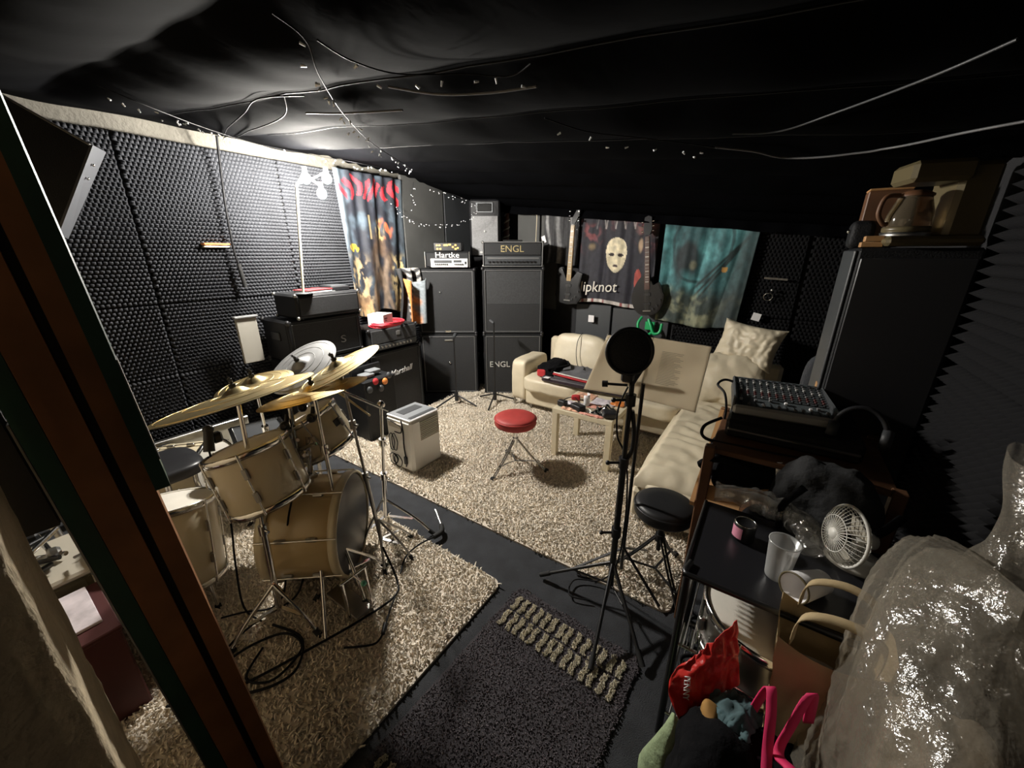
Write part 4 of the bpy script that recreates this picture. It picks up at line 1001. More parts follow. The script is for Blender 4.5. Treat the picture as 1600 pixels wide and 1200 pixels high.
def stand(name, label, hub, top, legs, m, r=.011, tips=True, collars=(.4, .7), boom=None, cat='cymbal stand', lz=.10):
    hub = Vector(hub); top = Vector(top); t = thing(name, label, cat, (hub.x, hub.y, 0))
    d_ = top-hub; mid = hub+d_*collars[0]
    B().cyl(hub, mid, r*1.25, n=10).build('lower_tube', m, t); B().cyl(mid, top, r*.85, n=10).build('upper_tube', m, t)
    for f in collars:
        c = hub+d_*f; u = d_.normalized(); cl_ = B().cyl(c-u*.022, c+u*.022, r*1.9, n=10).build('clamp', m, t)
        x, y, z = frame(u); B().cyl(c+x*r, c+x*(r+.035), .006, n=6).build('wing_screw', m, cl_)
    for (fx, fy) in legs:
        f = Vector((fx, fy, .022)); s0 = hub+Vector((0, 0, lz*1.4))
        lg_ = B().tube([s0, s0*.35+f*.65+Vector((0, 0, .02)), f], r*.75, 6, 4).build('leg', m, t)
        B().bar(tuple(hub+Vector((0, 0, .01))), tuple(s0*.4+f*.6), .016, .005).build('brace', m, t)
        B().cyl(f+(f-s0).normalized()*-.025, f+(f-s0).normalized()*.018, r*1.2, n=8).build('rubber_foot', K['rubber'], lg_)
    if boom:
        a, b = Vector(boom[0]), Vector(boom[1]); B().cyl(a, b, r*.65, n=8).build('boom_arm', m, t); mb = B(); mb.sph(top, r*2.1, 10); mb.build('tilter', m, t)
    return t
stand('cymbal_stand', 'chrome stand carrying the largest cymbal', (-1.655, .515, .12), (-1.785, .598, 1.115), ((-1.70, .31), (-1.84, .60), (-1.47, .58)), K['chrome'])
stand('cymbal_stand', 'chrome boom stand right of the kit, beside the air conditioner', (-1.80, 1.235, .10), (-1.685, 1.215, .90), ((-1.52, 1.36), (-1.97, 1.36), (-1.76, 1.02)), K['chrome'], boom=((-1.66, 1.24, .86), (-1.79, .95, 1.09)))
stand('cymbal_stand', 'chrome stand leaning in front of the bass drum head', (-1.585, .83, .12), (-1.775, .91, 1.04), ((-1.42, .80), (-1.66, .68), (-1.55, 1.02)), K['chrome'])
stand('cymbal_stand', 'slim chrome stand holding the raised crash cymbal', (-1.63, 1.07, .12), (-1.775, 1.06, 1.13), ((-1.46, 1.14), (-1.60, 1.26), (-1.50, .98)), K['steel'], .009)
stand('cymbal_stand', 'chrome stand under the grey cymbal by the amps', (-2.30, 1.13, .12), (-2.19, 1.085, 1.07), ((-2.45, 1.3), (-2.12, 1.22), (-2.4, .95)), K['steel'], .009)
stand('hi_hat_stand', 'chrome hi hat stand behind the nearest rack tom', (-2.42, .92, .12), (-2.12, .80, 1.04), ((-2.62, 1.0), (-2.36, 1.1), (-2.55, .75)), K['chrome'], .009)
# tom clamps : black hardware between the toms
t = thing('tom_mount', 'cluster of chrome and black clamps between the two rack toms', 'clamp', (-1.82, .80, .60))
for p in ((-1.83, .80, .66), (-1.80, .83, .74), (-1.86, .84, .80), (-1.84, .78, .90), (-1.78, .88, .92), (-1.85, .88, .96)):
    mb = B(); mb.sph(p, .024, 8); mb.cyl(p, (p[0]+.05, p[1]-.03, p[2]+.02), .009, n=8); mb.cyl((p[0], p[1], p[2]-.02), (p[0]-.02, p[1]+.03, p[2]+.045), .011, n=8); mb.build('clamp_joint', K['chrome'] if p[2] < .85 else K['blackm'], t)
B().cyl((-1.83, .80, .60), (-1.84, .82, .98), .012, n=8).build('rod', K['chrome'], t)
B().cyl((-1.92, .76, .72), (-1.74, .86, .80), .010, n=8).build('cross_rod', K['chrome'], t)
t = thing('drum_microphone', 'black clip microphone on the rim of the nearest rack tom', 'microphone', (-2.0, .60, .80))
mb = B(); mb.cyl((-2.00, .53, .925), (-1.965, .505, .85), .018, .022, n=10); mb.sph((-2.005, .533, .935), .022, 10); mb.build('capsule', K['blackp'], t)
mb = B(); mb.box((-2.0, .555, .89), (.035, .04, .05), .008); mb.build('clip', K['blackm'], t)
B().tube([(-1.965, .505, .85), (-1.95, .50, .70), (-1.93, .50, .50), (-1.88, .46, .30), (-1.82, .43, .10), (-1.74, .46, .035)], .0045, 6, 6).build('cable', K['cable'], t)
# percussion pieces at the right of the kit
t = thing('plastic_beaker', 'small white plastic beaker clamped behind the edge on cymbal', 'beaker', (-1.86, 1.12, 1.04))
mb = B(); mb.lathe([(.036, 0), (.042, .075), (.038, .075), (.033, .004), (.001, .004)], 18, M4((-1.87, 1.13, 1.07), (.2, -.1, 1))); mb.build('cup', K['white'], t)
B().cyl((-1.87, 1.13, 1.07), (-1.90, 1.14, 1.0), .008, n=8).build('stem', K['chrome'], t)
t = thing('drum_stick', 'light wooden drumstick resting across the tom clamps', 'drumstick', (-1.80, 1.04, .98))
B().cyl((-1.87, 1.05, 1.02), (-1.62, 1.09, .90), .008, .005, n=8).build('shaft', K['birch'], t); mb = B(); mb.sph((-1.617, 1.09, .899), .007, 8); mb.build('tip', K['birch'], t)
t = thing('mic_case', 'open black microphone box with orange windscreens before the script logo', 'case', (-2.95, 2.04, .0), R(90))
B().box((.05, .05, .30), (.34, .26, .60), .012).build('crate', K['tolex'], t)
B().box((.05, .12, .64), (.32, .02, .10), .006, Matrix.Translation((0, 0, 0))).build('lid', K['blackp'], t)
B().box((-.02, .02, .625), (.12, .10, .03), .006).build('grey_block', K['grey'], t)
B().box((.07, .04, .64), (.12, .09, .035), .006).build('grey_block', K['grey'], t)
for p, m in (((.10, -.085, .555), K['orange']), ((.00, -.085, .58), K['redfab']), ((.05, -.085, .50), K['dkgrey']), ((.15, -.085, .60), K['dkgrey']), ((-.07, -.085, .52), K['dkgrey'])):
    mb = B(); mb.sph(p, .030, 10, (1, .7, 1.1)); mb.build('windscreen', m, t)
# throne, case and drum behind, at the left wall
t = thing('drum_throne', 'black glossy saddle seat of the drummer beside the floor tom', 'stool', (-2.92, .50, 0))
mb = B(); pillowy(mb, (-2.88, .50, .455), (.40, .36, .10), .15, n=16, wr=.004, pw=4.); mb.build('seat', K['skind'], t)
B().cyl((-2.90, .50, .41), (-2.90, .50, .18), .016, n=10).build('post', K['chrome'], t)
for a in (.5, 2.6, 4.7): B().tube([(-2.90, .50, .24), (-2.90+.22*math.cos(a), .50+.22*math.sin(a), .03)], .011, 6).build('leg', K['chrome'], t)
t = thing('flight_case', 'small black flight case with aluminium edges behind the toms', 'case', (-2.80, 1.02, 0), R(-15))
B().box((0, 0, .26), (.34, .30, .50), .004).build('panel_body', K['dkgrey'], t)
for x in (-.17, .17):
    for y in (-.15, .15): B().box((x, y, .26), (.024, .024, .51), .003).build('edge_profile', K['chrome'], t)
for z in (.02, .51):
    for y in (-.15, .15): B().box((0, y, z), (.34, .026, .026), .003).build('edge_profile', K['chrome'], t)
    for x in (-.17, .17): B().box((x, 0, z), (.026, .30, .026), .003).build('edge_profile', K['chrome'], t)
drum('spare_drum', 'spare pale drum lying by the wall behind the black saddle seat', (-3.02, .80, .27), (-3.28, .60, .24), .19, K['shell'], K['skin'], K['skin'], 6)
t = thing('wall_board', 'low pale board leaning along the foam wall behind the kit', 'board', (-3.45, .78, 0))
B().box((-3.46, .72, .20), (.03, .95, .40), .004).build('board', mat('dirty_white_board', (.36, .34, .28), .6, nz=(6, .2)), t)
B().box((-3.455, .72, .405), (.045, .95, .018), .004).build('metal_rail', K['steel'], t)
# cables on the drum rug
def fcable(label, pts, r=.0055, m=None, g='cables on the drum rug'):
    return tag(B().tube(pts, r, 6, 7).build('cable', m or K['cable'], None, pts[0]), label, 'cable', g)
z_ = .034
fcable('black cable from the bass drum running toward the doorway', [(-1.70, .70, .30), (-1.72, .66, .12), (-1.74, .60, z_), (-1.76, .45, z_), (-1.72, .30, z_), (-1.60, .22, z_), (-1.45, .28, z_), (-1.38, .42, z_), (-1.50, .52, z_), (-1.68, .48, z_)])
fcable('black cable arcing across the drum rug beside its shadow', [(-1.52, 1.00, .18), (-1.40, .98, z_), (-1.33, .90, z_), (-1.36, .72, z_), (-1.42, .52, z_), (-1.48, .34, z_), (-1.55, .18, z_), (-1.66, .08, z_)])
fcable('looped black cable near the foot of the leaning door', [(-1.60, .40, z_), (-1.52, .30, z_), (-1.42, .36, z_), (-1.46, .50, z_), (-1.60, .48, z_), (-1.66, .30, z_), (-1.54, .16, z_), (-1.40, .20, z_)])
fcable('two strand black lead hanging down the bass drum shell', [(-1.71, .72, .66), (-1.72, .66, .50), (-1.735, .62, .30), (-1.75, .58, .10), (-1.78, .52, z_), (-1.86, .44, z_), (-1.92, .36, z_)], .0045)
t = thing('cable_connector', 'black cable connector lying on the sunlit edge of the drum rug' .replace('sunlit', 'bright'), 'connector', (-1.20, .76, 0))
B().cyl((-1.235, .775, .045), (-1.205, .735, .045), .013, .010, n=10).build('plug_body', K['blackp'], t)
B().tube([(-1.235, .775, .045), (-1.29, .85, .04), (-1.32, .90, .038)], .005, 6, 4).build('tail', K['cable'], t); B().tube([(-1.205, .735, .045), (-1.20, .69, .038), (-1.25, .64, .036), (-1.30, .60, .036)], .005, 6, 5).build('lead', K['cable'], t)
t = thing('pedal_arm', 'black rod shaped boom end pointing across the dark floor gap', 'boom', (-1.5, 1.42, 0))
B().cyl((-1.62, 1.49, .07), (-1.50, 1.42, .045), .006, n=8).build('rod', K['chrome'], t); B().tube([(-1.50, 1.42, .045), (-1.46, 1.38, .042), (-1.47, 1.32, .04)], .016, 8, 4).build('grip', K['rubber'], t)
B().tube([(-1.47, 1.32, .04), (-1.50, 1.22, .036), (-1.49, 1.12, .036), (-1.42, 1.02, .036)], .005, 6, 5).build('lead', K['cable'], t)
t = thing('bass_pedal', 'chrome and black pedal frame at the foot of the bass drum', 'pedal', (-1.56, .80, 0))
B().box((-1.50, .76, .035), (.26, .09, .012), .003, Matrix.Identity(4)).build('footboard', K['steel'], t)
for y in (.70, .82): B().cyl((-1.40, y, .03), (-1.42, y, .24), .008, n=8).build('upright', K['chrome'], t)
B().cyl((-1.42, .69, .24), (-1.42, .83, .24), .007, n=8).build('axle', K['chrome'], t)
B().cyl((-1.44, .76, .24), (-1.34, .76, .24), .006, n=8).build('beater_shaft', K['chrome'], t)
mb = B(); mb.sph((-1.34, .76, .24), .014, 8); mb.build('green_tip', mat('mint_tip', (.12, .42, .30), .4), t)
# ================================================================ SMALL TRIPODS NEAR THE AMPS
def mini(label, c, ztop, rot):
    t = thing('mic_stand', label, 'mic stand', (*c, 0), rot)
    B().cyl((0, 0, .10), (0, 0, ztop), .008, n=8).build('tube', K['blackm'], t); B().cyl((0, 0, .06), (0, 0, .16), .022, n=10).build('hub', K['blackp'], t)
    for k in range(3):
        a = 2*math.pi*k/3; B().cyl((.012*math.cos(a), .012*math.sin(a), .13), (.26*math.cos(a), .26*math.sin(a), .032), .009, n=8).build('leg', K['blackm'], t)
    mb = B(); mb.cyl((0, 0, ztop), (-.02, .07, ztop+.02), .014, .020, n=10); mb.build('microphone', K['dkgrey'], t)
    return t
mini('short black tripod mic stand before the bass cabinets', (-2.85, 3.08), .80, R(10))
mini('short black tripod mic stand before the ENGL cabinets', (-2.50, 3.35), .95, R(50))
# ================================================================ VOCAL MIC STAND
t = thing('vocal_mic_stand', 'tall black microphone stand with round pop filter in the foreground', 'mic stand', (-.43, 1.53, 0))
B().cyl((-.43, 1.53, .08), (-.43, 1.53, .80), .0155, n=12).build('lower_tube', K['blackm'], t)
B().cyl((-.43, 1.53, .80), (-.43, 1.53, 1.17), .011, n=12).build('upper_tube', K['blackm'], t)
for z in (.42, .80, 1.10):
    B().cyl((-.43, 1.53, z-.025), (-.43, 1.53, z+.025), .023, n=12).build('clutch', K['blackp'], t)
    B().cyl((-.44, 1.52, z), (-.485, 1.49, z), .006, n=6).build('thumb_screw', K['blackm'], t); mb = B(); mb.sph((-.488, 1.488, z), .011, 8); mb.build('knob', K['blackp'], t)
mb = B(); mb.tube([(-.43, 1.53, .80), (-.405, 1.55, .86), (-.405, 1.55, .95), (-.42, 1.54, 1.05)], .010, 8, 5); mb.build('boom_joint', K['blackm'], t)
for fx, fy in ((-.78, 1.45), (-.19, 1.27), (-.365, 1.14)):
    f = Vector((fx, fy, .03)); s0 = Vector((-.43, 1.53, .24))
    B().cyl(s0, f, .0085, n=8).build('leg', K['blackm'], t); B().cyl((-.43, 1.53, .10), s0*.45+f*.55, .005, n=6).build('brace', K['blackm'], t)
    dd = (f-s0).normalized(); B().cyl(f-dd*.05, f+dd*.012, .0125, n=8).build('rubber_foot', K['rubber'], t)
pc = Vector((-.455, 1.535, 1.305)); pn = Vector((.50, -.84, .18)).normalized()
mb = MB(M4(pc, pn)); mb.torus((0, 0, 0), (0, 0, 1), .092, .008, 44, 8); mb.build('pop_filter_ring', K['blackp'], t)
mb = MB(M4(pc, pn)); mb.lathe([(.0005, .010), (.05, .008), (.09, .0)], 40); mb.lathe([(.0005, -.010), (.05, -.008), (.09, -.0)][::-1], 40); mb.build('pop_filter_mesh', mat('black_nylon', (.010, .010, .011), .5, bump=(400, .4)), t)
B().box((-.452, 1.535, 1.195), (.05, .04, .04), .008).build('filter_clamp', K['blackp'], t)
B().cyl((-.45, 1.535, 1.16), (-.53, 1.52, 1.155), .006, n=8).build('side_screw', K['blackm'], t); B().cyl((-.53, 1.52, 1.155), (-.552, 1.515, 1.153), .014, n=10).build('side_knob', K['blackp'], t)
mb = B(); mb.cyl((-.445, 1.56, 1.16), (-.42, 1.60, 1.24), .016, .022, n=12); mb.build('microphone', K['dkgrey'], t)
mb = B(); mb.tube([(-.45, 1.545, 1.15), (-.475, 1.52, 1.05), (-.47, 1.53, .92), (-.44, 1.55, .84), (-.41, 1.55, .70), (-.40, 1.55, .45), (-.42, 1.56, .2), (-.50, 1.58, .04), (-.62, 1.52, .025), (-.60, 1.42, .022), (-.5, 1.45, .022)], .004, 6, 6); mb.build('cable', K['cable'], t)
# ================================================================ LYRIC STAND
t = thing('music_stand', 'black music stand holding two plastic covered lyric sheets', 'music stand', (-.43, 1.70, 0))
B().cyl((-.43, 1.70, .06), (-.43, 1.71, 1.12), .009, n=10).build('tube', K['blackm'], t)
for fx, fy in ((-.66, 1.58), (-.36, 1.95), (-.20, 1.60)):
    B().bar((-.43, 1.70, .20), (fx, fy, .03), .014, .006).build('leg', K['blackm'], t)
B().bar((-.54, 1.69, 1.13), (-.33, 1.82, 1.10), .02, .008).build('ledge', K['blackm'], t)
def sheet(label, A_, B_, C_, D_, lines, sd):
    """corners: bottom left, bottom right, top right, top left"""
    A_, B_, C_, D_ = map(Vector, (A_, B_, C_, D_)); nrm = (B_-A_).cross(D_-A_).normalized()
    def fn(u, v):
        p = A_*(1-u)*(1-v)+B_*u*(1-v)+C_*u*v+D_*(1-u)*v
        return p+nrm*(.012*math.sin(math.pi*u)*math.sin(math.pi*v)+.006*nz(u*3+sd, v*3, sd))
    c = (A_+B_)/2
    t2 = thing('lyric_sheet', label, 'sheet', tuple(c), None, 'lyric sheets')
    mb = B(); mb.grid(fn, 24, 28, thick=.003); mb.build('paper', K['sleeve'], t2)
    mb = B()
    for k in range(lines):
        v = .80-.024*k; w_ = .22+.16*abs(math.sin(k*2.3+sd)); u0 = .20
        mb.grid(lambda u, q, v=v, w_=w_: fn(u0+u*w_, v+q*.006)+nrm*.0016, 10, 1)
    if lines: mb.build('printed_lines', K['ink'], t2)
    mb = B(); mb.tube([fn(k/12, 1)+nrm*.002 for k in range(13)]+[fn(1, 1-k/12)+nrm*.002 for k in range(1, 13)], .0016, 5); mb.build('sleeve_edge', K['white'], t2)
    return t2
sheet('left lyric sheet in clear sleeve behind the pop filter', (-.665, 1.585, 1.085), (-.445, 1.705, 1.05), (-.435, 1.815, 1.315), (-.615, 1.705, 1.325), 0, 1)
sheet('right lyric sheet with faint text lines, beside the pop filter', (-.445, 1.70, 1.05), (-.215, 1.835, .985), (-.205, 1.955, 1.275), (-.435, 1.815, 1.315), 22, 5)
# ================================================================ LEANING DOOR AT THE LEFT
t = thing('door_leaf', 'brown door edge with black groove and dark green faces leaning at left', 'door', (-1.14, .24, 0))
pb, pt = Vector((-1.04, .19, 0.0)), Vector((-1.055, .09, 1.755)); pt = pb+(pt-pb)*1.16
ax = (pt-pb).normalized(); vx = Vector((.18, 1., 0)); vx = (vx-ax*vx.dot(ax)).normalized(); vy = ax.cross(vx)   # vx across the edge (far), vy left/right
def strip(a0, a1, b0, b1, z0, z1, nm, m):
    """a: along vx, b: along toward the viewer normal"""
    mb = B(); L_ = (pt-pb).length
    vs = []
    for z in (z0, z1):
        for a, b in ((a0, b0), (a1, b0), (a1, b1), (a0, b1)): vs.append(pb+ax*(L_*z)+vx*a+vy*b)
    mb.add(vs, [(3, 2, 1, 0), (4, 5, 6, 7), (0, 1, 5, 4), (1, 2, 6, 5), (2, 3, 7, 6), (3, 0, 4, 7)]); return mb.build(nm, m, t)
strip(-.055, -.006, -.06, .0, 0, 1, 'edge_board', K['brownw'])
strip(.008, .042, -.06, .0, 0, 1, 'edge_board', K['brownw'])
strip(-.007, .009, -.05, -.014, 0, 1, 'groove', K['rubber'])
strip(-.085, -.056, -.06, -.012, .0, 1, 'green_face', K['green'])
strip(.043, .066, -.10, -.03, .61, 1.0, 'green_face', K['green'])
strip(.066, .068, -.10, -.06, .64, .74, 'metal_edge', K['trim'])
strip(-.140, -.093, -.055, -.02, .60, 1.0, 'inner_panel', K['rubber'])
strip(-.143, -.141, -.055, -.02, .60, 1.0, 'metal_edge', K['trim'])
strip(-.089, -.086, -.06, -.012, .0, .70, 'metal_edge', K['steel'])
for z, a in ((.74, .056), (.68, .055), (.63, .056)):
    mb = B(); c = pb+ax*((pt-pb).length*z)+vx*a+vy*-.028; mb.sph(c, .010, 8, (1, 1, 1.3)); mb.build('paint_chip', K['vent'], t)
# ================================================================ LOUDSPEAKER TOP LEFT
t = thing('wall_speaker', 'black loudspeaker with grey side tilted high on the left wall', 'loudspeaker', (-2.95, .45, 1.9))
A_ = [Vector(p) for p in ((-2.95, .64, 2.19), (-2.97, .42, 1.77), (-3.28, .11, 1.84), (-3.37, .33, 2.51))]   # front face: far top, far bottom, near bottom, near top
off = Vector((-.075, .045, -.012))*2.2
far = [A_[0], A_[1], A_[2], A_[3]]; bk = [p+Vector((-.25, .080, 0)) for p in A_]
mb = B(); mb.add(far+bk, [(0, 1, 2, 3), (7, 6, 5, 4), (0, 3, 7, 4), (1, 5, 6, 2), (3, 2, 6, 7)]); mb.build('cabinet', K['tolex'], t)
sd_ = [A_[0], Vector((-3.22, .745, 2.21)), Vector((-3.25, .49, 1.755)), A_[1]]
mb = B(); n_ = Vector((.006, .010, 0)); mb.add(sd_+[p+n_ for p in sd_], [(0, 3, 2, 1), (4, 5, 6, 7), (0, 1, 5, 4), (1, 2, 6, 5), (2, 3, 7, 6), (3, 0, 4, 7)]); mb.build('grey_side', mat('grey_speaker_side', (.05, .053, .06), .6), t)
B().cyl(tuple(A_[0]), tuple(A_[3]), .006, n=6).build('edge_trim', K['steel'], t)
for f in (.18, .34):
    c = sd_[0].lerp(sd_[3], f)+Vector((-.10, .05, 0)); mb = B(); mb.sph(c, .008, 6); mb.build('screw', K['chrome'], t)
B().bar((-3.30, .48, 2.0), (XL+.02, .50, 2.05), .05, .05).build('wall_bracket', K['blackm'], t)
B().box((-2.62, .20, 1.97), (.5, .04, .05), .006).build('brown_batten', K['wood'], t)
# ================================================================ LEFT FOREGROUND CLUTTER
t = thing('carton', 'dark red carton with papers on top beside the plaster pillar', 'box', (-1.90, -.06, 0))
B().box((-1.92, -.08, .20), (.34, .28, .40), .006).build('box', K['carton'], t); B().box((-1.92, -.08, .405), (.35, .29, .02), .004).build('lid', K['carton'], t)
B().box((-1.95, -.07, .42), (.26, .20, .012), .002, Matrix.Identity(4)).build('papers', K['lilac'], t)
t = thing('storage_bin', 'olive grey bin with pale rim among drum hardware at left', 'bin', (-2.30, -.08, 0))
B().box((-2.32, -.10, .22), (.36, .32, .44), .02).build('tub', K['cartong'], t); B().box((-2.32, -.10, .45), (.38, .34, .03), .01).build('rim', K['vent'], t)
t = thing('drum_hardware', 'pile of chrome stands and clamps on the olive bin', 'hardware', (-2.32, -.10, .466))
for k in range(12):
    a = rnd.uniform(0, 6.28); c = Vector((-2.32+rnd.uniform(-.10, .10), -.10+rnd.uniform(-.09, .09), .485+.022*(k % 5)))
    d_ = Vector((math.cos(a), math.sin(a), rnd.uniform(-.05, .3)))*rnd.uniform(.07, .16); B().cyl(c-d_*.6, c+d_*.6, .010, n=8).build('tube', K['chrome'] if k % 3 else K['blackm'], t)
for k in range(6):
    c = (-2.32+rnd.uniform(-.12, .12), -.10+rnd.uniform(-.1, .1), .50+.02*k); mb = B(); mb.box(c, (.05, .04, .04), .01); mb.build('clamp', K['steel'] if k % 2 else K['blackp'], t)
stand('hardware_stand', 'folded chrome stand leaning at the far left edge', (-2.50, .06, .12), (-3.0, -.02, .95), ((-2.4, .24), (-2.66, .16), (-2.42, -.0+.16)), K['steel'], .012)
fcable('thin pale cable hanging along the far left hardware', [(-2.2, .12, 1.2), (-2.22, .10, .95), (-2.18, .08, .72), (-2.14, .08, .56), (-2.2, .04, .50)], .006, K['cablew'], None)
t = thing('floor_pedal', 'black pedal and cable on the rug at the foot of the pillar', 'pedal', (-1.62, -.20, 0))
B().box((-1.62, -.18, .06), (.16, .10, .06), .012).build('case', K['blackp'], t); B().tube([(-1.56, -.16, .06), (-1.48, -.10, .04), (-1.40, -.14, .036), (-1.36, -.22, .036)], .006, 6, 5).build('lead', K['cable'], t)
# ================================================================ RIGHT SHELF UNIT
t = thing('shelf_rack', 'black metal shelf rack with smooth black top at right', 'shelf', (.22, 1.27, 0))
SX0, SX1, SY0, SY1 = -.07, .52, 1.075, 1.50
for x in (SX0, SX1):
    for y in (SY0, SY1): B().cyl((x, y, 0), (x, y, .745), .012, n=10).build('post', K['blackm'], t)
B().box(((SX0+SX1)/2, (SY0+SY1)/2, .747), (SX1-SX0+.02, SY1-SY0+.02, .012), .004).build('top_sheet', mat('smooth_black_top', (.018, .018, .021), .3), t)
mb = B(); mb.tube([(SX0, SY0+.05, .757), (SX0-.006, SY0-.01, .76), (SX0+.05, SY0-.016, .76), (SX1, SY0-.016, .76)], .009, 8, 4); mb.build('front_rail', K['blackm'], t)
mb = B(); mb.tube([(SX0-.012, SY0, .755), (SX0-.012, SY1, .755)], .006, 8); mb.build('side_rail', K['blackm'], t)
for k in range(22): B().box((SX0-.014, SY0+.03+k*.019, .742), (.010, .008, .022), .001).build('side_tooth', K['blackm'], t)
for zz in (.46, .12):
    for (a, b) in (((SX0, SY0), (SX1, SY0)), ((SX0, SY1), (SX1, SY1)), ((SX0, SY0), (SX0, SY1)), ((SX1, SY0), (SX1, SY1))): B().cyl((a[0], a[1], zz), (b[0], b[1], zz), .006, n=6).build('frame_wire', K['steel'], t)
    for k in range(1, 24):
        x = SX0+k*(SX1-SX0)/24; B().cyl((x, SY0, zz), (x, SY1, zz), .0028, n=5, cap=False).build('shelf_wire', K['steel'], t)
for k in range(12): B().cyl((SX0+.02+k*.024, SY0-.004, .46), (SX0+.02+k*.024, SY0-.004, .55), .0025, n=5).build('basket_wire', K['steel'], t)
drum('snare_drum', 'chrome snare drum with white head on the shelf rack', (.165, 1.175, .645), (.165, 1.175, .475), .178, K['steel'], K['skin'], K['skin'], 8)
# chrome oddments on the floor side of the rack
t = thing('clamp_pile', 'heap of chrome clamps and black cable on the lower rack shelf', 'hardware', (.05, 1.13, .13))
for k in range(10):
    c = (SX0+.04+rnd.uniform(0, .16), 1.11+rnd.uniform(0, .12), .15+.018*(k % 5)); mb = B(); mb.sph(c, .018, 8); mb.cyl(c, (c[0]+rnd.uniform(-.05, .05), c[1]+rnd.uniform(-.04, .04), c[2]+.03), .008, n=6); mb.build('clamp', K['chrome'] if k % 2 else K['blackm'], t)
mb = B(); mb.tube([(SX0+.10+.08*math.cos(k*.7), 1.17+.06*math.sin(k*.7), .20+.006*k) for k in range(20)], .007, 6, 3); mb.build('cable', K['cable'], t)
# items on the black top
TZ2 = .7535
t = thing('drink_can', 'short black can with pink print on the black shelf top', 'can', (.055, 1.345, TZ2), R(0))
B().lathe([(.001, .002), (.030, .0), (.034, .005), (.034, .06), (.030, .066), (.027, .062), (.001, .060)], 24).build('body', K['blackm'], t)
mb = B(); mb.grid(lambda u, v: (.0348*math.cos(-2.9+u*1.2), .0348*math.sin(-2.9+u*1.2), .012+v*.042), 8, 2); mb.build('pink_label', K['pinkcan'], t)
B().torus((0, 0, .064), (0, 0, 1), .031, .0025, 24, 6).build('rim', K['chrome'], t); B().torus((0, 0, .006), (0, 0, 1), .031, .002, 24, 6).build('base_rim', K['chrome'], t)
t = thing('plastic_cup', 'frosted clear plastic cup standing on the shelf top', 'cup', (.155, 1.215, TZ2), R(0))
B().lathe([(.001, .003), (.030, .0), (.031, .004), (.040, .125), (.042, .127), (.038, .125), (.029, .006), (.001, .005)], 28).build('wall', K['cup'], t); B().torus((0, 0, .126), (0, 0, 1), .040, .002, 28, 6).build('rim', K['cup'], t)
t = thing('plastic_cup', 'cream cup lying on its side against the frosted cup', 'cup', (.225, 1.19, TZ2))
M = M4((.19, 1.135, TZ2+.043), (.62, .78, -.12)); mb = MB(M); mb.lathe([(.041, 0), (.038, .001), (.028, .11), (.001, .112)], 28); mb.lathe([(.041, 0), (.043, .003), (.032, .116), (.001, .118)][::-1], 28); mb.build('wall', K['paperw'], t)
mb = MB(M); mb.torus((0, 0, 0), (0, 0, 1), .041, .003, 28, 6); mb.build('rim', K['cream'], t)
t = thing('bubble_wrap', 'crumpled roll of clear plastic wrap along the back of the shelf top', 'plastic wrap', (.1, 1.5, TZ2))
cp = catmull([Vector(p) for p in ((-.06, 1.52, .80), (.04, 1.52, .81), (.13, 1.50, .81), (.20, 1.48, .80), (.235, 1.42, .79), (.245, 1.36, .78))], 12)
def wrapfn(u, v, ro=.048):
    i = u*(len(cp)-1); a = int(min(i, len(cp)-2)); p = cp[a].lerp(cp[a+1], i-a); d_ = (cp[a+1]-cp[a]).normalized(); x, y, z = frame(d_, (0, 0, 1))
    r_ = ro*(1+.35*nz(u*7, v*4, 2)+.25*nz(u*19, v*9, 7))*(.75+.25*math.sin(math.pi*min(1, u*1.1)))
    q = p+x*r_*math.cos(6.2832*v)*.85+y*r_*math.sin(6.2832*v); q.z = max(q.z, TZ2+.002); return q
mb = B(); mb.grid(wrapfn, 90, 28); mb.build('outer_film', K['film2'], t)
mb = B(); mb.grid(lambda u, v: wrapfn(u, (v+.1) % 1, .030), 80, 20); mb.build('inner_film', K['film2'], t)
# desk fan
t = thing('desk_fan', 'small white wire cage desk fan behind the paper bag', 'fan', (.35, 1.43, .754))
fc = Vector((.315, 1.39, .855)); fn_ = Vector((-.88, -.36, .12)).normalized()
mbM = M4(fc, fn_) @ Matrix.Scale(.82, 4)
for k in range(36):
    a = 2*math.pi*k/36; ca, sa = math.cos(a), math.sin(a)
    for s_ in (1, -1):
        mb = MB(mbM); mb.tube([(.022*ca, .022*sa, s_*.045), (.07*ca, .07*sa, s_*.040), (.105*ca, .105*sa, s_*.014), (.112*ca, .112*sa, 0)], .0016, 4, 2); mb.build('cage_wire', K['white'], t)
mb = MB(mbM); mb.torus((0, 0, 0), (0, 0, 1), .113, .006, 40, 8); mb.build('cage_rim', K['white'], t)
mb = MB(mbM); mb.torus((0, 0, .041), (0, 0, 1), .068, .002, 36, 5); mb.torus((0, 0, -.041), (0, 0, 1), .068, .002, 36, 5); mb.build('cage_ring', K['white'], t)
for k in range(3):
    a0 = 2.094*k
    mb = MB(mbM); mb.grid(lambda u, v, a0=a0: ((.02+.075*u)*math.cos(a0+(v-.5)*1.3*(.4+u*.6)), (.02+.075*u)*math.sin(a0+(v-.5)*1.3*(.4+u*.6)), .022*(v-.5)), 8, 8, thick=.002); mb.build('blade', K['vent'], t)
mb = MB(mbM); mb.lathe([(.001, .05), (.020, .048), (.024, .035), (.024, .02)], 18); mb.build('hub', K['white'], t)
mb = MB(mbM); mb.lathe([(.001, -.10), (.03, -.095), (.036, -.06), (.034, -.04), (.001, -.04)], 18); mb.build('motor', K['white'], t)
B().tube([tuple(fc-fn_*.06), (.36, 1.43, .82), (.36, 1.43, .77)], .014, 8, 4).build('neck', K['white'], t)
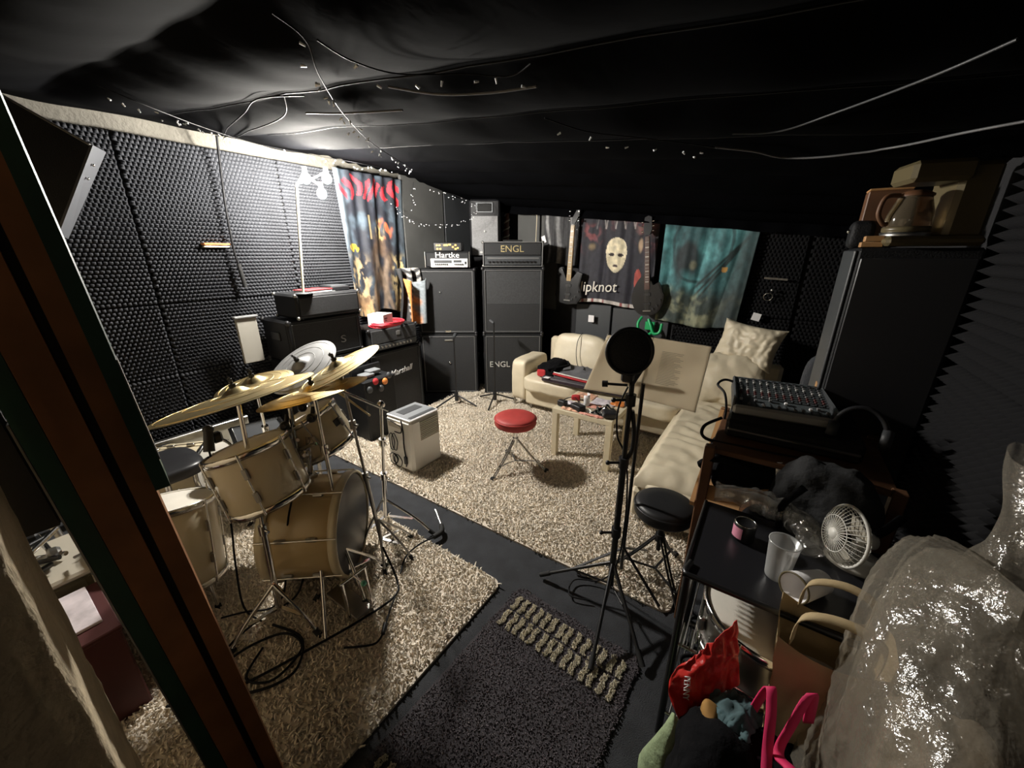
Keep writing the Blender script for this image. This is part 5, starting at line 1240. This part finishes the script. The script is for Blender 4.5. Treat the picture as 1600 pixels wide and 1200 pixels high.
B().lathe([(.001, .03), (.05, .025), (.075, .008), (.078, 0), (.001, 0)], 28, Matrix.Translation((.36, 1.425, .754))).build('base', K['white'], t)
# brown wooden rack behind the shelf, with bags and mixer
t = thing('wooden_rack', 'brown wooden rack with plywood side under the mixer', 'rack', (.22, 1.82, 0))
WX0, WX1, WY0, WY1 = -.11, .46, 1.62, 2.10
for x in (WX0, WX1):
    for y in (WY0, WY1): B().box((x, y, .47), (.04, .04, .94), .004).build('upright', K['wood'], t)
for z in (.55, .92): 
    B().box(((WX0+WX1)/2, (WY0+WY1)/2, z), (WX1-WX0, WY1-WY0, .022), .003).build('shelf_board', K['wood'], t)
B().bar((WX0, WY0, .52), (WX1+.08, WY0-.01, .50), .03, .05).build('front_rail', K['wood'], t)
B().bar((WX0-.03, WY0-.02, .66), (WX0-.01, WY1, .93), .018, .03).build('diagonal_strip', K['ply'], t)
hp = []
for k in range(40):
    a = 2*math.pi*k/40; hp.append((.06*math.cos(a), .06*math.sin(a)))
def plate():
    mb = B(); w_, h = .15, .13
    outer = []
    for k in range(40):
        a = 2*math.pi*k/40; s_ = max(abs(math.cos(a))/w_, abs(math.sin(a))/h); outer.append((math.cos(a)/s_, math.sin(a)/s_))
    vs = []; M = M4((.06, 1.60, .72), (-.15, -.75, .65), (1, .0, .0))
    for zz in (0, .012): vs += [(x+.0, y, zz) for x, y in outer]+[(x*.95+.03, y*.95-.02, zz) for x, y in hp]
    fs = []
    for k in range(40):
        j = (k+1) % 40; fs += [(80+k, 80+j, 120+j, 120+k), (k, 40+k, 40+j, j), (k, j, 80+j, 80+k), (40+k, 120+k, 120+j, 40+j)]
    return mb.add(vs, fs, False, M)
plate().build('plywood_plate', K['ply'], t)
t = thing('equipment_case', 'flat black case carrying the mixer on the wooden rack', 'case', (.16, 1.99, .93))
B().box((.15, 2.00, .972), (.46, .46, .08), .012).build('body', K['tolex'], t); B().box((.15, 1.768, .972), (.44, .012, .012), .003).build('edge_trim', K['steel'], t)
# mixer : local axes
t = thing('mixing_desk', 'grey mixing desk with rows of knobs on top of the rack', 'mixer', (-.06, 1.865, 1.014), R(6))
mw, md = .35, .36
prof = [(0, 0), (md, 0), (md, .065), (md*.72, .055), (0, .032)]
mb = B(); vs = [(x, y, z) for x in (0, mw) for y, z in prof]; n = len(prof)
mb.add(vs, [tuple(range(n))[::-1] if False else tuple(range(n)), tuple(range(n, 2*n))[::-1]]+[(i, n+i, n+(i+1) % n, (i+1) % n) for i in range(n)]); ch_ = mb.build('chassis', mat('teal_grey_panel', (.085, .10, .105), .5), t)
mb = B(); mb.box((mw/2, -.006, .018), (mw+.02, .022, .045), .010); mb.build('front_edge', K['panel'], t)
for x in (-.006, mw+.006): B().box((x, md/2, .036), (.014, md, .068), .008).build('side_cheek', K['dkgrey'], t)
def surf(y): return .032+(.055-.032)*min(1, y/(md*.72))+(.010*(y-md*.72)/(md*.28) if y > md*.72 else 0)
for i in range(12):
    x = .02+i*.0285
    for j in range(9):
        y = .115+j*.024; m_ = (K['trim'], K['dkgrey'], K['blackp'], K['panel'])[(j+i//5) % 4] if j not in (1, 2) else K['carton']
        mb = B(); mb.cyl((x, y, surf(y)), (x, y, surf(y)+.012), .0068, .0055, n=7); mb.build('knob', m_, ch_)
    y = .05; B().box((x, y, surf(y)+.001), (.003, .09, .002)).build('fader_slot', K['rubber'], ch_)
    yy = .02+.07*rnd.random(); B().box((x, yy, surf(yy)+.007), (.012, .018, .010), .002).build('fader_cap', K['trim'] if i % 3 else K['paperw'], ch_)
    B().cyl((x, md-.03, surf(md-.03)), (x, md-.03, surf(md-.03)+.006), .010, n=8).build('jack_socket', K['blackp'], ch_)
fcable('black cable looping out of the left side of the mixer', [(-.05, 2.12, 1.06), (-.13, 2.13, 1.08), (-.16, 2.06, 1.07), (-.12, 2.0, 1.05), (-.10, 1.98, .98), (-.10, 1.97, .90)], .006, None, None)
fcable('black cable drooping under the mixer front edge', [(-.10, 1.80, 1.0), (-.16, 1.76, .96), (-.14, 1.70, .93), (0, 1.70, .93), (.15, 1.71, .93), (.32, 1.76, .92), (.45, 1.72, .92)], .007, None, None)
def bag(name, label, c, d, m, seed, rz=0., wr=.05, n=18, pw=3.2, cat='bag', tilt=0., straps=(), sm_=None):
    t = thing(name, label, cat, (c[0], c[1], c[2]-d[2]/2))
    M = RZ(c, rz) @ Matrix.Rotation(tilt, 4, 'X'); mb = B(); pillowy(mb, (0, 0, 0), d, .1, M, n=n, wr=wr, seed=seed, pw=pw); mb.build('body', m, t)
    for s_ in straps: B().tube(s_, .012, 6, 5).build('strap', sm_ or m, t)
    return t
bag('backpack', 'black backpack stuffed in the wooden rack under the mixer', (.02, 1.74, .83), (.28, .22, .17), K['blackf'], 3, R(10), .03, straps=([(-.10, 1.70, .78), (-.14, 1.64, .84), (-.06, 1.60, .90), (.04, 1.62, .88)],))
bag('equipment_bag', 'large charcoal gig bag slumped right of the plywood plate', (.27, 1.60, .83), (.32, .15, .26), mat('charcoal_nylon', (.016, .0165, .018), .9, bump=(26, .4)), 8, R(-14), .035, straps=([(.17, 1.50, .70), (.15, 1.47, .84), (.20, 1.49, .93)], [(.30, 1.44, .80), (.38, 1.42, .86), (.44, 1.46, .93)]), sm_=K['blackf'])
bag('black_pouch', 'small black camera pouch hanging on the plywood plate', (.12, 1.555, .66), (.13, .10, .20), K['blackf'], 12, R(8), .03)
t = thing('white_strap', 'short white strap hanging between the bags below the mixer', 'strap', (.13, 1.70, .85))
B().tube([(.125, 1.64, .93), (.135, 1.625, .88), (.14, 1.62, .82), (.13, 1.62, .79)], .012, 6, 4).build('webbing', K['paperw'], t); B().box((.148, 1.622, .90), (.02, .012, .03), .003).build('buckle', K['steel'], t)
t = thing('headphones', 'black headphones with chrome rod hung right of the mixer', 'headphones', (.42, 1.85, .93))
mb = B(); mb.tube([(.36+.08*math.cos(a), 1.86+.03*math.sin(a), 1.03+.09*math.sin(a)) for a in [math.pi*k/10 for k in range(11)]], .010, 8, 3); mb.build('headband', K['blackp'], t)
for x in (.44, .28): mb = B(); mb.lathe([(.001, .02), (.035, .018), (.042, 0), (.036, -.016), (.001, -.016)], 18, M4((x, 1.86, 1.02), (1, -.2, 0))); mb.build('ear_cup', K['dkgrey'], t)
# dark upholstered chair back next to the sofa corner
t = thing('office_chair', 'dark fabric chair back between the cushion and the tall speaker', 'chair', (.38, 3.05, 0))
mb = B(); pillowy(mb, (.43, 3.10, .80), (.38, .12, .52), .05, n=12, wr=.006, pw=5.); mb.build('backrest', mat('charcoal_fabric', (.045, .048, .055), .95, bump=(120, .4)), t)
mb = B(); pillowy(mb, (.42, 2.86, .46), (.36, .42, .09), .05, n=10, pw=5.); mb.build('seat', K['blackf'], t)
B().cyl((.42, 2.86, .42), (.42, 2.86, .10), .025, n=10).build('gas_post', K['blackm'], t)
for k in range(5):
    a = k*1.2566; B().bar((.42, 2.86, .10), (.42+.20*math.cos(a), 2.86+.22*math.sin(a), .05), .03, .03).build('base_arm', K['blackp'], t); mb = B(); mb.sph((.42+.2*math.cos(a), 2.86+.22*math.sin(a), .026), .024, 8); mb.build('castor', K['rubber'], t)
# tall speaker with coffee maker
t = thing('tall_speaker', 'tall black loudspeaker with grey side under the coffee maker', 'loudspeaker', (.43, 2.40, 0))
B().box((.435, 2.43, .855), (.37, .40, 1.70), .012).build('cabinet', K['tolex'], t)
B().box((.246, 2.43, .855), (.012, .39, 1.68), .004).build('grey_side', K['dkgrey'], t)
B().box((.435, 2.226, .855), (.34, .012, 1.62), .004).build('front_grille', K['skind'], t)
for x in (.29, .58): B().box((x, 2.3, .003), (.04, .04, .006)).build('foot', K['rubber'], t)
B().box((.242, 2.28, 1.06), (.012, .05, .07), .003, Matrix.Identity(4)).build('wood_tag', K['ply'], t)
t = thing('wood_blocks', 'two small orange wooden blocks on the edge of the tall speaker', 'blocks', (.285, 2.27, 1.708))
B().box((.29, 2.27, 1.718), (.07, .06, .020), .002).build('block', K['ply'], t); B().box((.295, 2.27, 1.741), (.06, .055, .022), .002).build('block', K['ply'], t)
t = thing('camera_pouch', 'black leather pouch with chrome stud atop the tall speaker', 'pouch', (.27, 2.52, 1.708))
mb = B(); pillowy(mb, (.275, 2.52, 1.765), (.09, .12, .115), .1, n=10, wr=.006, pw=5.); mb.build('body', K['tolex'], t); mb = B(); mb.sph((.228, 2.49, 1.78), .009, 8); mb.build('stud', K['chrome'], t)
t = thing('coffee_maker', 'old ivory filter coffee maker with glass jug on the tall speaker', 'coffee maker', (.45, 2.33, 1.708), R(14))
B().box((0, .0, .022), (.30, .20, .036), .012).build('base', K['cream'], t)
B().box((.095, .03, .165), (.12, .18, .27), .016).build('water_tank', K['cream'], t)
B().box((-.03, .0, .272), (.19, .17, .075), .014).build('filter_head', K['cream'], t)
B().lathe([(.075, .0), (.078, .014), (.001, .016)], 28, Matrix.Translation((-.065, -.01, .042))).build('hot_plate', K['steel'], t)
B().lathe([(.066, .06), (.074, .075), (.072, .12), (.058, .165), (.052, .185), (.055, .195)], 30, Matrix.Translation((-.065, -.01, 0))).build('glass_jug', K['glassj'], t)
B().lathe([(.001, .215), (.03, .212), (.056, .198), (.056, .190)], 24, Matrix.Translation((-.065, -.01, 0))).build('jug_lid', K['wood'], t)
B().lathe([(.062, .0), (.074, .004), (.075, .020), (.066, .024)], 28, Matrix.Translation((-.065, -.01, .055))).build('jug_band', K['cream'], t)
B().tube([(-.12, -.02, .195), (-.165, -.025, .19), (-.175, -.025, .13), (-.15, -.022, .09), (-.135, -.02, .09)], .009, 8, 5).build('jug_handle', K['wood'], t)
t = thing('brown_carton', 'small brown carton beside the coffee maker jug', 'box', (.33, 2.58, 1.708))
B().box((.34, 2.56, 1.83), (.15, .10, .24), .004).build('box', K['wood'], t); B().box((.34, 2.56, 1.955), (.15, .10, .01), .003).build('lid', K['ply'], t)
# ================================================================ RIGHT FOREGROUND BAGS
t = thing('paper_bag', 'open brown kraft paper bag with flat handles at right', 'paper bag', (.22, 1.0, .35))
bc = Vector((.245, 1.00, .0)); 
def pbag(u, v):
    a = u*4; k = int(min(a, 3.999)); f = a-k
    cs = [(-.095, -.085), (.13, -.07), (.12, .09), (-.085, .075), (-.095, -.085)]
    x = cs[k][0]+(cs[k+1][0]-cs[k][0])*f; y = cs[k][1]+(cs[k+1][1]-cs[k][1])*f
    sc_ = .62+.38*v
    return (bc.x+x*sc_+.010*nz(u*5, v*4), bc.y+y*sc_+.012*nz(u*5+4, v*4), .44+v*.38-.03*math.sin(u*12.5)*v+.008*nz(u*9, v*6))
mb = B(); mb.grid(pbag, 48, 20); mb.add([(.17, .94, .45), (.34, .95, .45), (.33, 1.06, .45), (.18, 1.05, .45)], [(0, 1, 2, 3)]); mb.build('bag_wall', K['kraft'], t)
def hand(p0, p1, h, nm='handle'):
    p0, p1 = Vector(p0), Vector(p1); c = catmull([p0, p0+Vector((.01, .01, h*.75)), (p0+p1)/2+Vector((.01, .02, h)), p1+Vector((0, .01, h*.75)), p1], 6); wv = Vector((.01, .03, 0))
    mb = B(); mb.grid(lambda u, v: c[int(u*(len(c)-1))]+wv*(v-.5)+Vector((0, 0, .003*math.sin(u*9))), len(c)-1, 2, thick=.003); mb.build(nm, K['kraft'], t)
hand((.18, .935, .80), (.34, .945, .79), .10); hand((.20, 1.075, .80), (.34, 1.085, .80), .09)
t = thing('red_plastic_bag', 'red plastic shopping bag draped over the rack corner', 'plastic bag', (.03, .90, .55))
C4 = [Vector(p) for p in ((-.01, .79, .54), (.105, .905, .63), (.07, .95, .78), (-.02, .845, .665))]   # BL, BR, TR, TL
rb = [(1052, 1120), (1155, 1060), (1155, 975), (1100, 1000)]
def redf(u, v):
    p = C4[0]*(1-u)*(1-v)+C4[1]*u*(1-v)+C4[2]*u*v+C4[3]*(1-u)*v
    n_ = Vector((.45, -.75, .48)); return p+n_*(.022*math.sin(math.pi*u)*math.sin(math.pi*v)+.014*nz(u*4, v*4, 3)+.008*nz(u*12, v*5, 1))+Vector((-.035*math.sin(math.pi*v)*(1-u), 0, .0))
mb = B(); mb.grid(redf, 40, 44, thick=.002); mb.build('film', K['redbag'], t)
mid = redf(.22, .42); ud = (redf(.22, .62)-redf(.22, .25)).normalized(); rd = (redf(.45, .42)-redf(.1, .42)).normalized(); nn = rd.cross(ud).normalized()
xdir = -ud; ydir = (rd-ud*rd.dot(ud)).normalized(); nn = xdir.cross(ydir)
Mt = Matrix((xdir, ydir, nn)).transposed().to_4x4(); Mt.translation = mid+nn*.012
text('lettering', 'PENNY', .022, Mt, K['paperw'], t, .001)
t = thing('tote_bag', 'black tote bag with hot pink handles on the near floor at right', 'tote bag', (.17, .78, 0))
mb = B(); pillowy(mb, (.13, .72, .32), (.30, .26, .62), .05, RZ((0, 0, 0), 0), n=20, wr=.05, seed=4, pw=4.); mb.build('body', K['blackf'], t)
for pts in ([(.13, .845, .60), (.15, .84, .74), (.16, .80, .72), (.165, .75, .66), (.17, .70, .62)], [(.24, .87, .66), (.225, .85, .77), (.20, .80, .71), (.185, .76, .66), (.205, .72, .68), (.20, .66, .62)]):
    c = catmull([Vector(p) for p in pts], 8); mb = B(); mb.grid(lambda u, v, c=c: c[int(u*(len(c)-1))]+Vector((.019, .008, .005))*(v-.5), len(c)-1, 2, thick=.004); mb.build('handle', K['pink'], t)
mb = B(); mb.grid(lambda u, v: (.045+.115*u+.01*nz(v*4, 2), .745+.12*v, .615+.028*math.sin(3.1*u)*math.sin(3.1*v)+.05*(.5-abs(u-.6))+.018*nz(u*6, v*6, 2)+.012*abs(nz(u*14, v*9, 5))), 28, 28, thick=.006)
tag(mb.build('folded_fabric', K['teal'], None, (.09, .79, .53)), 'faded teal patterned cloth stuffed in the black tote bag', 'cloth')
mb = B(); pillowy(mb, (.052, .755, .605), (.035, .11, .06), .1, None, n=12, wr=.03, seed=6, pw=3.)
tag(mb.build('folded_fabric', K['ochre'], None, (.055, .76, .49)), 'ochre yellow cloth edge beside the teal cloth in the tote', 'cloth')
bag('black_bag', 'slumped black fabric bag under the kraft paper bag', (.26, .97, .22), (.26, .20, .43), K['blackf'], 14, R(5), .05)
t = thing('green_wrapper', 'pale green crumpled plastic sack at the bottom edge', 'plastic bag', (-.03, .82, 0))
mb = B(); mb.lathe([(.001, .44), (.014, .42), (.045, .32), (.065, .18), (.06, .02), (.001, .0)][::-1], 18, Matrix.Translation((-.02, .86, .0))); mb.v = [(x+.02*nz(x*20, y*20, z*12), y+.02*nz(x*20+4, y*20, z*12), max(0, z)) for x, y, z in mb.v]; mb.build('film', K['palegreen'], t)
# big clear plastic bag in front, over dark contents
t = thing('clear_plastic_bag', 'huge crinkled clear plastic bag bulging at the right edge', 'plastic bag', (.50, .72, .0))
def big(u, v, k=1., sd=0.):
    th = u*2*math.pi; z = .05+1.06*v+.05*sm(v, .5, 1)*math.sin(th)
    r_ = (.165*(1-(2*v-.9)**4*.35)*(1 if v < .88 else max(.06, 1-((v-.88)/.12)**1.6)))*k
    s_ = th*1.2+z*2.2; d_ = 1+.14*nz(math.cos(th)*2+sd, math.sin(th)*2, z*3)+.20*abs(nz(s_*1.7+sd, z*.9, math.cos(th)))+.12*abs(nz(s_*5+sd, z*2.2, math.sin(th)*1.5))+.07*abs(nz(s_*10+sd, z*6., math.sin(th)*3))
    x = .405+r_*d_*math.cos(th)*.92+.03*v; y = .80+r_*d_*(1.5+1.0*sm(v, .6, .85))*math.sin(th)+.06*sm(v, .55, 1.)
    return (min(x, XR-.105), y, z)
mb = B(); mb.grid(lambda u, v: big(u, v), 140, 110); mb.build('outer_film', K['film'], t)
mb = B(); mb.grid(lambda u, v: big(u, v*.95, .9, 5.), 90, 70); mb.build('inner_film', K['film'], t)
def neck(u, v):
    th = u*2*math.pi; r_ = .09-.05*sm(v, 0, .4)+.05*v*v; return (.50+.5*r_*math.cos(th)*(1+.4*nz(u*6, v*3))+.03*v, 1.10+.12*v+r_*math.sin(th)*(1+.4*nz(u*6+3, v*3)), 1.0+.27*v)
mb = B(); mb.grid(neck, 36, 20); mb.build('neck', K['film'], t)
mb = B(); pillowy(mb, (.43, .80, .46), (.20, .38, .78), .05, None, n=18, wr=.06, seed=21, pw=3.)
tag(mb.build('blanket_bundle', mat('taupe_blanket', (.30, .25, .19), .95, nz=(7, .35), bump=(30, .5)), None, (.52, .72, .06)), 'brownish blanket bundle packed inside the clear plastic bag', 'blanket')
# ================================================================ STRING LIGHTS AND CABLES ON THE CEILING
def onc(x, y, drop):
    """slide a ceiling point given for a flat 2.45 m ceiling down to the real sloping cloth"""
    a, b = .2, 1.3
    for _ in range(40):
        t = (a+b)/2
        if 1.69+.76*t > zc(x*t, y*t)-drop: b = t
        else: a = t
    return Vector((x*a, y*a, 1.69+.76*a))
def fairy(label, xy, drop=.03, every=.055, free=False, sub=8, rb=.0042, m=None, dens=1.):
    P = []
    for p in xy:
        P.append(Vector(p) if len(p) == 3 else onc(p[0], p[1], drop))
    C = catmull(P, sub)
    if not free: C = [Vector((p.x, p.y, min(p.z, zc(p.x, p.y)-.012))) for p in C]
    t = thing('string_lights', label, 'string lights', tuple(C[0]), None, 'strings of small fairy lights under the ceiling cloth')
    B().tube(C, .0022, 5).build('wire', m or K['cable'], t)
    mb = B(); acc = 0
    for a, b in zip(C, C[1:]):
        L_ = (b-a).length; acc += L_
        while acc > every:
            acc -= every; 
            if rnd.random() > dens: continue
            q = a.lerp(b, rnd.random())+Vector((rnd.uniform(-.025, .025), rnd.uniform(-.025, .025), rnd.uniform(-.04, -.004)))
            d_ = Vector((rnd.uniform(-1, 1), rnd.uniform(-1, 1), rnd.uniform(-1, .4))).normalized()*.007
            mb.cyl(q-d_, q+d_, rb, rb*.6, n=5)
    o = mb.build('bulbs', K['led'], t); o['kind'] = 'stuff'
    return t
fairy('fairy light string running from overhead toward the lamp corner', [(-1.58, .90), (-1.66, 1.06), (-1.92, 1.27), (-2.30, 1.65), (-2.70, 2.15), (-3.05, 2.75), (-3.22, 3.0)], .03, .07)
fairy('fairy light string along the foam wall edge of the cloth', [(-2.9, .72), (-3.1, 1.0), (-3.3, 1.34), (-3.42, 1.7), (-3.40, 2.1), (-3.36, 2.5), (-3.36, 2.9)], .03, .05)
fairy('short fairy light string crossing the middle of the cloth', [(-1.62, 1.08), (-1.66, 1.25), (-1.60, 1.45), (-1.35, 1.62), (-1.2, 1.75), (-1.05, 1.70)], .02, .09)
fairy('fairy lights hanging in a loop above the bass stack', [(-3.52, 2.95, 2.20), (-3.48, 3.02, 2.10), (-3.36, 3.13, 2.00), (-3.22, 3.24, 1.97), (-3.06, 3.38, 1.99), (-2.95, 3.56, 2.06), (-2.91, 3.62, 2.17), (-3.02, 3.52, 2.24), (-3.14, 3.40, 2.29), (-3.26, 3.28, 2.33)], every=.028, free=True)
fairy('dangling end of fairy lights in front of the grey board', [(-3.26, 3.05, 2.36), (-3.28, 3.03, 2.25), (-3.27, 3.02, 2.16), (-3.26, 3.02, 2.10)], every=.03, free=True)
fairy('sparse fairy lights over the mask banner', [(-1.35, 2.35), (-1.25, 2.75), (-1.0, 3.1), (-.75, 3.45), (-.6, 3.7)], .03, .10)
def ccable(label, pts, r, m, gap=.015):
    P = catmull([Vector(p) if len(p) == 3 else onc(p[0], p[1], gap) for p in pts], 10)
    P = [Vector((p.x, p.y, min(p.z, zc(p.x, p.y)-r-.004))) for p in P]
    return tag(B().tube(P, r, 6).build('ceiling_cable', m, None, P[0]), label, 'cable')
ccable('pale cable drooping along the ceiling toward the coffee maker', [(-.60, 3.68), (-.36, 4.0), (-.16, 4.40), (.15, 4.55), (.55, 4.45), (.85, 4.2), (1.08, 4.06)], .004, K['cablew'])
tag(B().tube([(-2.53, FY-.02, 2.26), (-2.535, FY-.02, 2.0), (-2.545, FY-.02, 1.72)], .005, 6, 4).build('hanging_cord', K['birch'], None, (-2.53, FY-.02, 2.0)), 'thin pale cord hanging on the grey board above the ENGL head', 'cord')
ccable('dark cable slanting over the cloth to the right wall', [(-.45, 3.35), (-.18, 3.46), (.1, 3.2), (.4, 2.85), (.58, 2.56)], .003, K['dkgrey'])
ccable('bright cable end lying across the cloth above the amps', [(-1.75, 1.52), (-1.62, 1.72), (-1.40, 1.85), (-1.15, 1.92)], .004, K['cablew'])
ccable('short pale cable on the cloth over the lamp', [(-2.45, 1.50), (-2.28, 1.62), (-2.08, 1.72), (-1.95, 1.78)], .004, K['cablew'])
ccable('black cable bunch gathered on the cloth above the wall cable', [(-3.45, 1.42), (-3.1, 1.36), (-2.75, 1.3), (-2.45, 1.24), (-2.2, 1.35)], .003, K['cable'])
ccable('second black cable of the bunch above the wall cable', [(-3.42, 1.45), (-3.0, 1.48), (-2.6, 1.45), (-2.3, 1.30)], .003, K['cable'])
fairy('fairy lights hanging straight down beside the maple neck guitar', [(-1.88, 4.18, 2.42), (-1.90, 4.18, 2.30), (-1.93, 4.20, 2.16), (-1.98, 4.22, 1.95), (-2.0, 4.23, 1.75)], every=.10, free=True)
